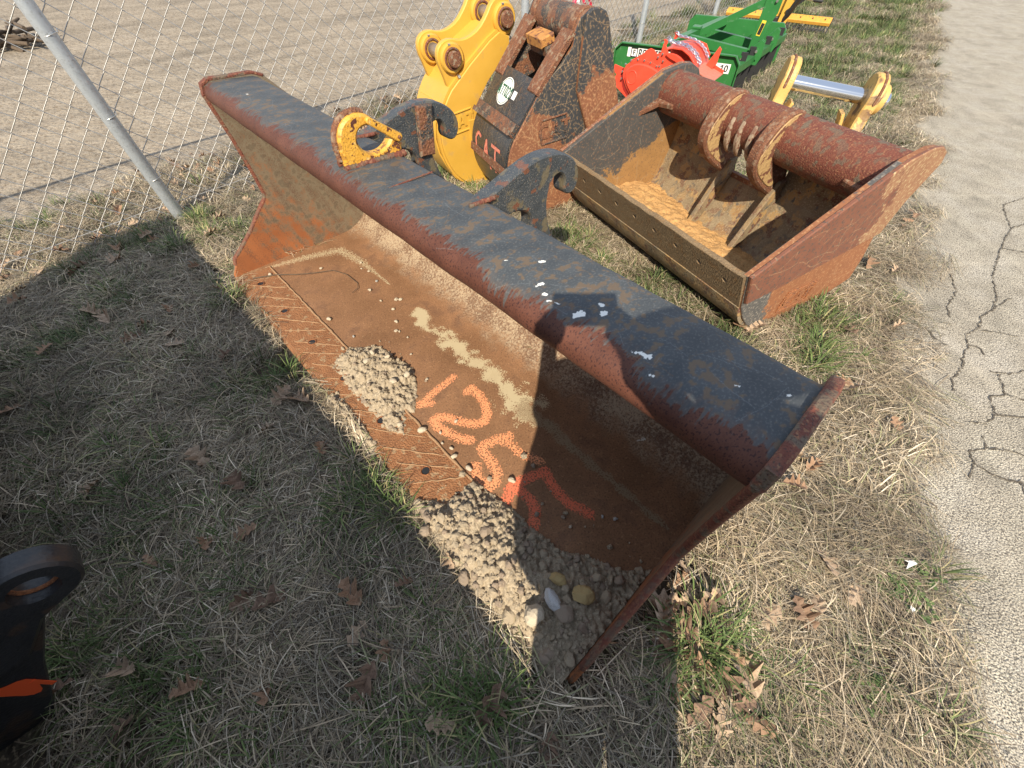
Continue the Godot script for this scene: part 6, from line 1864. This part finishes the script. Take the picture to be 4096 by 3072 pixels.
# ---------------------------------------------------------------- dirt and stones in the loader bucket
func stone_mesh(seed_: int, rough: float, nu := 12, nv := 8) -> ArrayMesh:
	var f := FastNoiseLite.new()
	f.seed = seed_
	f.frequency = 0.9
	f.fractal_octaves = 2
	var rr := RandomNumberGenerator.new()
	rr.seed = seed_
	var planes := []
	for k in 9: planes.append([Vector3(rr.randf_range(-1, 1), rr.randf_range(-1, 1), rr.randf_range(-1, 1)).normalized(), rr.randf_range(0.62, 0.9)])
	var st := SurfaceTool.new()
	st.begin(Mesh.PRIMITIVE_TRIANGLES)
	var at := func(i: int, j: int) -> Vector3:
		var th := PI * j / nv
		var ph := TAU * (i % nu) / nu
		var d := Vector3(sin(th) * cos(ph), cos(th), sin(th) * sin(ph))
		var r := 1.0
		for p in planes:
			var k: float = d.dot(p[0])
			if k > 0.05: r = minf(r, p[1] / k)
		return d * (r + rough * f.get_noise_3dv(d * 2.0))
	for i in nu:
		for j in nv:
			var a: Vector3 = at.call(i, j)
			var b: Vector3 = at.call(i + 1, j)
			var c: Vector3 = at.call(i + 1, j + 1)
			var d: Vector3 = at.call(i, j + 1)
			st.set_smooth_group(-1)
			for v in [a, b, c, a, c, d]: st.add_vertex(v)
	st.generate_normals()
	return st.commit()

func build_dirt() -> void:
	var origin := wp(0.199, 0, 0.104)
	var heaps := [
		["crumbled grey tan dirt heap in the middle of the loader bucket floor", pv([[0.184, -1.777], [0.291, -1.691], [0.328, -1.628], [0.327, -1.547], [0.357, -1.414], [0.304, -1.303], [0.200, -1.174], [0.167, -1.205], [0.095, -1.098], [0.045, -1.165], [0.054, -1.238], [0.042, -1.377], [0.047, -1.556], [0.054, -1.711], [0.132, -1.771]]), 0.045, 700],
		["largest stony dirt heap spilling over the cutting edge at the loader bucket corner", pv([[0.188, -0.711], [0.194, -0.648], [0.220, -0.521], [0.221, -0.422], [0.234, -0.332], [0.231, -0.287], [0.297, -0.198], [0.319, -0.151], [0.344, -0.083], [0.430, -0.004], [0.10, -0.004], [-0.06, -0.004], [-0.075, -0.078], [-0.06, -0.164], [-0.085, -0.196], [-0.118, -0.300], [-0.105, -0.410], [-0.121, -0.460], [-0.131, -0.585], [-0.125, -0.681], [-0.083, -0.826], [0.010, -0.764], [0.043, -0.717], [0.124, -0.730]]), 0.085, 1900],
		["narrow dirt spill on the grass along the loader bucket cutting edge", pv([[-0.064, -1.567], [-0.012, -1.530], [-0.004, -1.467], [-0.012, -1.316], [-0.019, -1.176], [-0.031, -1.121], [-0.081, -1.205], [-0.083, -1.368], [-0.087, -1.500]]), 0.05, 260]]
	var clods := []
	for k in 4: clods.append(stone_mesh(900 + k, 0.45, 7, 5))
	var fn := FastNoiseLite.new()
	fn.seed = 71
	fn.frequency = 7.0
	fn.fractal_octaves = 4
	rng.seed = 4321
	for h in heaps:
		var o := thing("dirt_heap", h[0], "dirt", origin, -43.2)
		var poly: PackedVector2Array = h[1]
		var lo := poly[0]
		var hi := poly[0]
		for p in poly:
			lo = lo.min(p)
			hi = hi.max(p)
		var cell := 0.006
		var nx := int((hi.x - lo.x) / cell) + 2
		var ny := int((hi.y - lo.y) / cell) + 2
		var big: bool = h[2] > 0.08
		var height := func(q: Vector2) -> float:
			var base := 0.0365 if q.x > -0.03 else (0.0365 * smoothstep(-0.12, -0.03, q.x))
			var e := fn.get_noise_2d(q.x * 1.6, q.y * 1.6) * 0.022
			if not Geometry2D.is_point_in_polygon(q, poly): return base - 0.014
			var d := 1e9
			for i in poly.size():
				var a := poly[i]
				var b := poly[(i + 1) % poly.size()]
				if big and a.y > -0.01 and b.y > -0.01: continue
				d = minf(d, Geometry2D.get_closest_point_to_segment(q, a, b).distance_to(q))
			d = maxf(0.0, d + e)
			var y: float = minf(d * 0.62, h[2]) * (0.75 + 0.35 * fn.get_noise_2d(q.x * 0.7, q.y * 0.7))
			return base + y + (fn.get_noise_2d(q.x * 3.0, q.y * 3.0) * 0.020 + fn.get_noise_2d(q.x * 7.0, q.y * 7.0) * 0.018) * smoothstep(0.0, 0.02, d)
		var grid := PackedFloat32Array()
		var st := SurfaceTool.new()
		st.begin(Mesh.PRIMITIVE_TRIANGLES)
		for i in nx:
			for j in ny:
				var q := lo + Vector2(i, j) * cell
				var y: float = height.call(q)
				grid.append(y)
				st.add_vertex(Vector3(q.x, y, q.y))
		for i in nx - 1:
			for j in ny - 1:
				var k := i * ny + j
				for t in [k, k + 1, k + ny, k + ny, k + 1, k + ny + 1]: st.add_index(t)
		st.generate_normals()
		part(o, "heap_surface", st.commit(), M.dirt)
		for c in 4:
			var mm := MultiMesh.new()
			mm.transform_format = MultiMesh.TRANSFORM_3D
			mm.mesh = clods[c]
			var xs := []
			var tries := 0
			while xs.size() < int(h[3]) / 4 and tries < 20000:
				tries += 1
				var q := Vector2(rng.randf_range(lo.x - 0.02, hi.x + 0.02), rng.randf_range(lo.y - 0.02, hi.y))
				var inside := Geometry2D.is_point_in_polygon(q, poly)
				if not inside and rng.randf() > 0.04: continue
				var r := 0.0016 + 0.011 * pow(rng.randf(), 6.0) * (1.5 if big else 1.0)
				var y: float = height.call(q) if inside else (0.0385 if q.x > -0.04 else 0.012)
				xs.append(Transform3D(Basis.from_euler(Vector3(rng.randf() * TAU, rng.randf() * TAU, 0)).scaled(Vector3(r, r * rng.randf_range(0.6, 0.95), r * rng.randf_range(0.8, 1.3))), Vector3(q.x, y + r * 0.35, q.y)))
			mm.instance_count = xs.size()
			for i in xs.size(): mm.set_instance_transform(i, xs[i])
			var ci := MultiMeshInstance3D.new()
			ci.name = "clods"
			ci.multimesh = mm
			ci.material_override = M.dirt if c != 2 else M.pebble_brown
			ci.set_meta("kind", "stuff")
			o.add_child(ci, true)
	# single stones
	var stones := []
	for k in 5: stones.append(stone_mesh(950 + k, 0.10))
	var b := deg_to_rad(-43.2)
	var place := func(x: float, y: float, z: float) -> Vector3:      # bucket coordinates to the scene's
		return origin + Vector3(x, y, z).rotated(Vector3.UP, -b)
	var put := func(called: String, label: String, group: String, x: float, z: float, y: float, s: Vector3, mat: Material, turn: Vector3) -> void:
		var o := MeshInstance3D.new()
		o.name = numbered(called)
		o.mesh = stones[rng.randi() % stones.size()]
		o.material_override = mat
		o.transform = Transform3D(Basis.from_euler(turn).scaled_local(s), place.call(x, y, z))
		tag(o, label, "stone", group)
		add_child(o)
	for p in [[0.409, -2.541, 9], [0.140, -2.703, 12], [0.214, -2.051, 13], [0.602, -2.176, 9], [0.523, -2.126, 11], [0.592, -1.937, 12], [0.611, -1.922, 11], [0.518, -1.992, 8], [0.530, -1.876, 9], [0.484, -1.769, 11], [0.440, -1.706, 10], [0.452, -1.69, 7], [0.246, -1.83, 7], [0.62, -2.3, 8], [0.63, -2.42, 9], [0.60, -2.36, 6], [0.36, -1.30, 8], [0.40, -1.5, 6], [0.46, -1.62, 6], [0.206, -0.90, 9], [0.192, -0.95, 7], [0.22, -1.0, 7], [0.31, -1.0, 9], [0.20, -0.771, 14], [0.296, -0.605, 15], [0.166, -1.066, 18], [0.189, -0.859, 13], [0.108, -1.161, 13], [0.45, -0.25, 7], [0.33, -0.31, 7], [0.48, -0.21, 9]]:
		var r: float = p[2] * 0.001
		put.call("pebble", "small pale pebble lying loose on the rusty loader bucket floor", "pebbles on the bucket floor", p[0], p[1], 0.0385 + r * 0.45, Vector3(r * 1.25, r * 0.75, r), M.pebble_grey if rng.randf() < 0.2 else M.pebble_pale, Vector3(0, rng.randf() * TAU, 0))
	for p in [[0.246, -1.616, 13], [0.286, -1.535, 14], [0.195, -1.579, 19], [0.295, -1.366, 18], [0.216, -1.374, 20], [0.13, -1.45, 10]]:
		var r: float = p[2] * 0.001
		put.call("pebble", "pale stone half sunk in the middle dirt heap", "stones in the middle heap", p[0], p[1], 0.078, Vector3(r * 1.3, r * 0.8, r), M.pebble_pale, Vector3(0, rng.randf() * TAU, 0.2))
	for p in [[0.036, -0.578, 22], [0.071, -0.506, 26], [-0.047, -0.737, 27], [-0.087, -0.676, 26], [-0.087, -0.444, 24], [-0.052, -0.252, 27], [-0.030, -0.088, 20], [0.001, -0.03, 20], [0.138, -0.276, 17], [0.178, -0.378, 18], [-0.050, -0.427, 20], [0.05, -0.35, 24], [-0.02, -0.35, 26], [0.0, -0.47, 22], [0.22, -0.06, 22], [0.25, -0.12, 18], [0.30, -0.06, 20]]:
		var r: float = p[2] * 0.001
		put.call("dirt_lump", "rough earthen lump in the corner dirt heap", "lumps in the corner heap", p[0], p[1], 0.085 if p[0] > 0 else 0.05, Vector3(r * 1.15, r * 0.85, r), M.dirt if rng.randf() < 0.6 else M.pebble_brown, Vector3(rng.randf(), rng.randf() * TAU, 0.2))
	put.call("cobble", "smooth white speckled cobble on the corner dirt heap", "", 0.072, -0.179, 0.135, Vector3(0.024, 0.020, 0.042), M.granite, Vector3(0, 0.5, 0))
	put.call("cobble", "angular ochre rock beside the white cobble", "", 0.158, -0.112, 0.135, Vector3(0.036, 0.022, 0.042), M.pebble_ochre, Vector3(0.1, 0.9, 0))
	put.call("cobble", "rounded tan rock half in the photographer's shadow", "", 0.002, -0.188, 0.115, Vector3(0.036, 0.028, 0.038), M.pebble_pale, Vector3(0, 0.2, 0))
	put.call("cobble", "split brown rock below the white cobble", "", 0.075, -0.125, 0.128, Vector3(0.030, 0.018, 0.038), M.pebble_brown, Vector3(0.2, 0.6, 0))
	put.call("cobble", "long tan rock above the white cobble", "", 0.136, -0.206, 0.128, Vector3(0.020, 0.018, 0.036), M.pebble_ochre, Vector3(0, 1.2, 0))
	# a dead vine tendril
	var o := thing("twig", "thin curved brown vine tendril lying on the bucket floor", "twig", origin, -43.2)
	var tp := PackedVector3Array()
	for p in [[0.043, -2.731], [0.167, -2.672], [0.262, -2.583], [0.351, -2.519], [0.453, -2.460], [0.496, -2.363], [0.504, -2.240], [0.480, -2.189], [0.426, -2.167]]: tp.append(Vector3(p[0], 0.042 + rng.randf_range(0, 0.006), p[1]))
	var tm := MB.new()
	sweep(tm, tp, [0.004, 0.0035, 0.0025, 0.0025, 0.002, 0.002, 0.002, 0.0017, 0.0012], 6)
	part(o, "tendril", tm.done(), M.bark)

# bits of rubbish in the grass
func build_scraps() -> void:
	var rr := RandomNumberGenerator.new()
	rr.seed = 15
	for e in [["small dark blue plastic scrap in the green grass by the ditching bucket", Vector3(1.72, 0.045, 1.62), 0.05, M.scrap_blue], ["thin white paper scrap at the clover by the road edge", Vector3(1.46, 0.04, 0.42), 0.035, M.white_paint], ["tiny white scrap in the dry stalks near the clover", Vector3(1.37, 0.045, 0.27), 0.018, M.white_paint], ["grey green flat stone chip lying on the pale road", Vector3(1.62, 0.026, 0.58), 0.022, M.pebble_brown]]:
		var mb := MB.new()
		var prev := Vector3.ZERO
		var c := Vector3.ZERO
		for k in 8:
			var a := TAU * k / 7.0
			var p := Vector3(cos(a) * e[2] * (0.6 + 0.4 * sin(k * 2.7)), 0.006 * sin(k * 1.9), sin(a) * e[2] * 0.55 * (0.7 + 0.3 * cos(k * 1.3)))
			if k > 0:
				mb.tri(c + Vector3(0, 0.006, 0), prev, p, Vector3.UP, Vector3.UP, Vector3.UP)
				mb.tri(c - Vector3(0, 0.002, 0), prev, p, Vector3.DOWN, Vector3.DOWN, Vector3.DOWN)
			prev = p
		var o := part(self, "scrap", mb.done(), e[3])
		o.position = wp(e[1].x, e[1].y, e[1].z)
		o.rotation.y = rr.randf() * TAU
		tag(o, e[0], "scrap")

# ---------------------------------------------------------------- the photographer, behind the lens: casts the shadow over the bucket
func surface_nets(bones: Array, lo: Vector3, hi: Vector3, cell: float, blend: float) -> ArrayMesh:
	var nx := int((hi.x - lo.x) / cell) + 1
	var ny := int((hi.y - lo.y) / cell) + 1
	var nz := int((hi.z - lo.z) / cell) + 1
	var f := PackedFloat32Array()
	f.resize(nx * ny * nz)
	f.fill(0.2)
	for b in bones:
		var a: Vector3 = b[0]
		var c: Vector3 = b[1]
		var r0: float = b[2]
		var r1: float = b[3]
		var m := maxf(r0, r1) + blend + cell * 2.0
		var p0 := ((a.min(c) - lo - Vector3.ONE * m) / cell).max(Vector3.ZERO)
		var p1 := ((a.max(c) - lo + Vector3.ONE * m) / cell)
		var ac := c - a
		var l2 := maxf(ac.length_squared(), 1e-8)
		for x in range(int(p0.x), mini(nx - 1, int(p1.x)) + 1):
			for y in range(int(p0.y), mini(ny - 1, int(p1.y)) + 1):
				for z in range(int(p0.z), mini(nz - 1, int(p1.z)) + 1):
					var q := lo + Vector3(x, y, z) * cell
					var t := clampf((q - a).dot(ac) / l2, 0.0, 1.0)
					var d := q.distance_to(a + ac * t) - lerpf(r0, r1, t)
					var k := (x * ny + y) * nz + z
					var o := f[k]
					var h := clampf(0.5 + 0.5 * (o - d) / blend, 0.0, 1.0)
					f[k] = lerpf(o, d, h) - blend * h * (1.0 - h)
	var st := SurfaceTool.new()
	st.begin(Mesh.PRIMITIVE_TRIANGLES)
	st.set_smooth_group(0)
	var id := {}
	var cnt := 0
	for x in nx - 1:
		for y in ny - 1:
			for z in nz - 1:
				var k := (x * ny + y) * nz + z
				var s := Vector3.ZERO
				var n := 0
				var v := [f[k], f[k + 1], f[k + nz], f[k + nz + 1], f[k + ny * nz], f[k + ny * nz + 1], f[k + ny * nz + nz], f[k + ny * nz + nz + 1]]
				var neg := 0
				for e in 8:
					if v[e] < 0.0: neg += 1
				if neg == 0 or neg == 8: continue
				for e in 8:
					for bit in [1, 2, 4]:
						if e & bit: continue
						var g: int = e | bit
						if (v[e] < 0.0) != (v[g] < 0.0):
							var t: float = v[e] / (v[e] - v[g])
							var pe := Vector3(1 if e & 4 else 0, 1 if e & 2 else 0, 1 if e & 1 else 0)
							var pg := Vector3(1 if g & 4 else 0, 1 if g & 2 else 0, 1 if g & 1 else 0)
							s += pe.lerp(pg, t)
							n += 1
				id[k] = cnt
				cnt += 1
				var at := lo + (Vector3(x, y, z) + s / n) * cell
				var c := Color(0.04, 0.043, 0.05)                                     # jacket
				if at.y < 0.09: c = Color(0.05, 0.035, 0.025)                         # boots
				elif at.y < 0.80: c = Color(0.045, 0.06, 0.10)                        # jeans
				elif (at.y > 1.60 and at.z < 0.34 and absf(at.x - 0.29) < 0.12) or (at.y > 1.505 and at.z < 0.115): c = Color(0.46, 0.27, 0.19)   # face and hands
				st.set_color(c)
				st.add_vertex(at)
	var step := [ny * nz, nz, 1]
	for x in range(1, nx - 1):
		for y in range(1, ny - 1):
			for z in range(1, nz - 1):
				var k := (x * ny + y) * nz + z
				for ax in 3:
					var u: int = step[(ax + 1) % 3]
					var w: int = step[(ax + 2) % 3]
					if (f[k] < 0.0) == (f[k + step[ax]] < 0.0): continue
					if not (id.has(k) and id.has(k - u) and id.has(k - w) and id.has(k - u - w)): continue
					var q := [id[k], id[k - u], id[k - u - w], id[k - w]]
					if f[k] < 0.0: q.reverse()
					for i in [0, 1, 2, 0, 2, 3]: st.add_index(q[i])
	st.generate_normals()
	return st.commit()

func build_photographer() -> void:
	var o := thing("person", "person in dark jacket and added shade brim holding a phone out over the bucket", "person", wp(0, 0, 0), 0.0)
	var v := func(x: float, y: float, z: float) -> Vector3: return Vector3(x, y, -z)
	var B := []
	var add := func(a: Vector3, b: Vector3, r0: float, r1: float) -> void: B.append([a, b, r0, r1])
	# legs and feet
	for s in [[0.10, 0.095], [0.31, 0.32]]:
		add.call(v.call(s[0] + 0.01, 0.92, -0.44), v.call(s[1], 0.50, -0.42), 0.135, 0.110)
		add.call(v.call(s[1], 0.50, -0.42), v.call(s[1], 0.10, -0.46), 0.110, 0.092)
		add.call(v.call(s[1], 0.055, -0.48), v.call(s[1] + (0.02 if s[1] > 0.2 else -0.02), 0.042, -0.29), 0.050, 0.040)
	# trunk in a loose jacket
	add.call(v.call(0.02, 0.92, -0.44), v.call(0.36, 0.92, -0.44), 0.165, 0.165)
	add.call(v.call(0.03, 1.00, -0.44), v.call(0.10, 1.40, -0.42), 0.165, 0.155)
	add.call(v.call(0.36, 1.00, -0.44), v.call(0.32, 1.40, -0.42), 0.165, 0.155)
	add.call(v.call(0.02, 1.45, -0.41), v.call(0.42, 1.47, -0.41), 0.100, 0.085)
	add.call(v.call(0.26, 1.50, -0.40), v.call(0.29, 1.63, -0.36), 0.075, 0.066)
	# hood added to shade the right end of the bucket's top plate
	add.call(v.call(0.30, 1.58, -0.40), v.call(0.43, 1.55, -0.40), 0.105, 0.095)
	# head, tipped toward the screen
	add.call(v.call(0.295, 1.735, -0.345), v.call(0.292, 1.685, -0.305), 0.088, 0.068)
	add.call(v.call(0.292, 1.655, -0.285), v.call(0.292, 1.65, -0.275), 0.050, 0.045)
	add.call(v.call(0.292, 1.712, -0.247), v.call(0.292, 1.695, -0.233), 0.012, 0.014)
	for s in [-1.0, 1.0]: add.call(v.call(0.294 + s * 0.083, 1.71, -0.335), v.call(0.294 + s * 0.085, 1.685, -0.33), 0.018, 0.012)
	# arms out to the phone
	for s in [[0.00, -0.06, -0.045], [0.44, 0.46, 0.165]]:
		add.call(v.call(s[0], 1.46, -0.41), v.call(s[1], 1.22, -0.32), 0.070, 0.055)
		add.call(v.call(s[1], 1.22, -0.32), v.call(s[2], 1.50, -0.095), 0.053, 0.036)
		# palm and fingers closed on the edge of the phone
		var inw := 1.0 if s[2] < 0.1 else -1.0
		var w: Vector3 = v.call(s[2], 1.50, -0.095)
		var palm: Vector3 = v.call(s[2] + inw * 0.010, 1.555, -0.055)
		add.call(w, palm, 0.030, 0.028)
		for k in 4:
			var kn := palm + Vector3(inw * 0.004, 0.018 - 0.020 * k, -0.012 + 0.004 * k)
			var mid := kn + Vector3(inw * 0.016, 0.010, -0.022)
			add.call(kn, mid, 0.0095, 0.0085)
			add.call(mid, mid + Vector3(inw * 0.022, 0.006, 0.004), 0.0085, 0.0075)
		add.call(palm + Vector3(0, 0.0, 0.014), palm + Vector3(inw * 0.030, 0.024, 0.022), 0.011, 0.009)
	part(o, "body", surface_nets(B, Vector3(-0.30, -0.02, 0.0), Vector3(0.72, 1.86, 0.66), 0.019, 0.03), M.figure)
	for s in [-1.0, 1.0]:
		var ey := MB.new()
		var ep: Vector3 = v.call(0.292 + s * 0.033, 1.722, -0.252)
		rod(ey, ep, ep + Vector3(0, -0.003, -0.006), 0.011, 0.008, 12, 0.002)
		part(o, "eye", ey.done(), M.ink)
	var added_hat := MB.new()  # brim added and sized so its shadow covers the top plate's right end
	var hc: Vector3 = v.call(0.30, 1.755, -0.350)
	var tilt := Basis.from_euler(Vector3(-0.30, 0, 0))
	rod(added_hat, hc, hc + tilt * Vector3(0, 0.012, 0), 0.225, 0.220, 36, 0.003)
	rod(added_hat, hc, hc + tilt * Vector3(0, 0.105, 0), 0.102, 0.085, 28, 0.02)
	part(o, "added_hat", added_hat.done(), M.cloth)
	var ph := thing("smartphone", "black smartphone held level by the photographer", "phone", wp(0, 0, 0), 0.0)
	var cam: Camera3D = get_node("camera")
	var pm := part(ph, "phone_body", boxm(Vector3.ZERO, Vector3(0.150, 0.073, 0.008), Vector3.ZERO, 0.002), M.black_plain)
	pm.transform = cam.transform * Transform3D(Basis(), Vector3(0.057, -0.020, 0.014))
	var sc := part(pm, "screen", boxm(Vector3(0, 0, 0.0045), Vector3(0.142, 0.067, 0.001), Vector3.ZERO, 0.0003), M.ink)

func _ready() -> void:
	# camera
	var cam := Camera3D.new()
	cam.name = "camera"
	cam.fov = 87.27
	cam.near = 0.02
	cam.far = 500.0
	cam.position = Vector3(0, CAM_H, 0)
	cam.rotation_degrees = Vector3(-50.886, 0, 0)
	add_child(cam)
	cam.current = true
	# sky
	var env := Environment.new()
	env.background_mode = Environment.BG_SKY
	var sky := Sky.new()
	var sm := ProceduralSkyMaterial.new()
	sm.sky_top_color = Color(0.60, 0.65, 0.73)
	sm.sky_horizon_color = Color(0.92, 0.91, 0.88)
	sm.sky_curve = 0.12
	sm.ground_bottom_color = Color(0.35, 0.31, 0.26)
	sm.ground_horizon_color = Color(0.55, 0.52, 0.48)
	sm.sun_angle_max = 4.0
	sky.sky_material = sm
	env.sky = sky
	env.background_energy_multiplier = 1.1
	env.tonemap_mode = Environment.TONE_MAPPER_LINEAR
	env.tonemap_exposure = 1.6
	env.sdfgi_enabled = true
	env.ssao_enabled = true
	env.ssil_enabled = true
	var we := WorldEnvironment.new()
	we.name = "world_environment"
	we.environment = env
	add_child(we)
	# sun: behind the photographer, a little to the left, 39 degrees up
	var sun := DirectionalLight3D.new()
	sun.name = "sun"
	sun.light_energy = 1.5
	sun.light_color = Color(1.0, 0.95, 0.86)
	sun.light_angular_distance = 0.53
	sun.shadow_enabled = true
	add_child(sun)
	var az := deg_to_rad(8.5)
	var el := deg_to_rad(39.0)
	sun.look_at_from_position(Vector3.ZERO, Vector3(sin(az) * cos(el), -sin(el), -cos(az) * cos(el)))
	var t0 := Time.get_ticks_msec()
	make_materials()
	print("materials ", Time.get_ticks_msec() - t0)
	build_ground()
	build_fence()
	build_loader_bucket()
	build_shading_bucket()
	build_ditch_bucket()
	build_yellow_bucket()
	build_black_bucket()
	build_pin_bracket()
	build_red_machine()
	build_box_blade()
	build_rake()
	build_yard_things()
	build_photographer()
	print("things ", Time.get_ticks_msec() - t0)
	build_dirt()
	build_leaves()
	build_scraps()
	build_grass()
	print("all ", Time.get_ticks_msec() - t0)
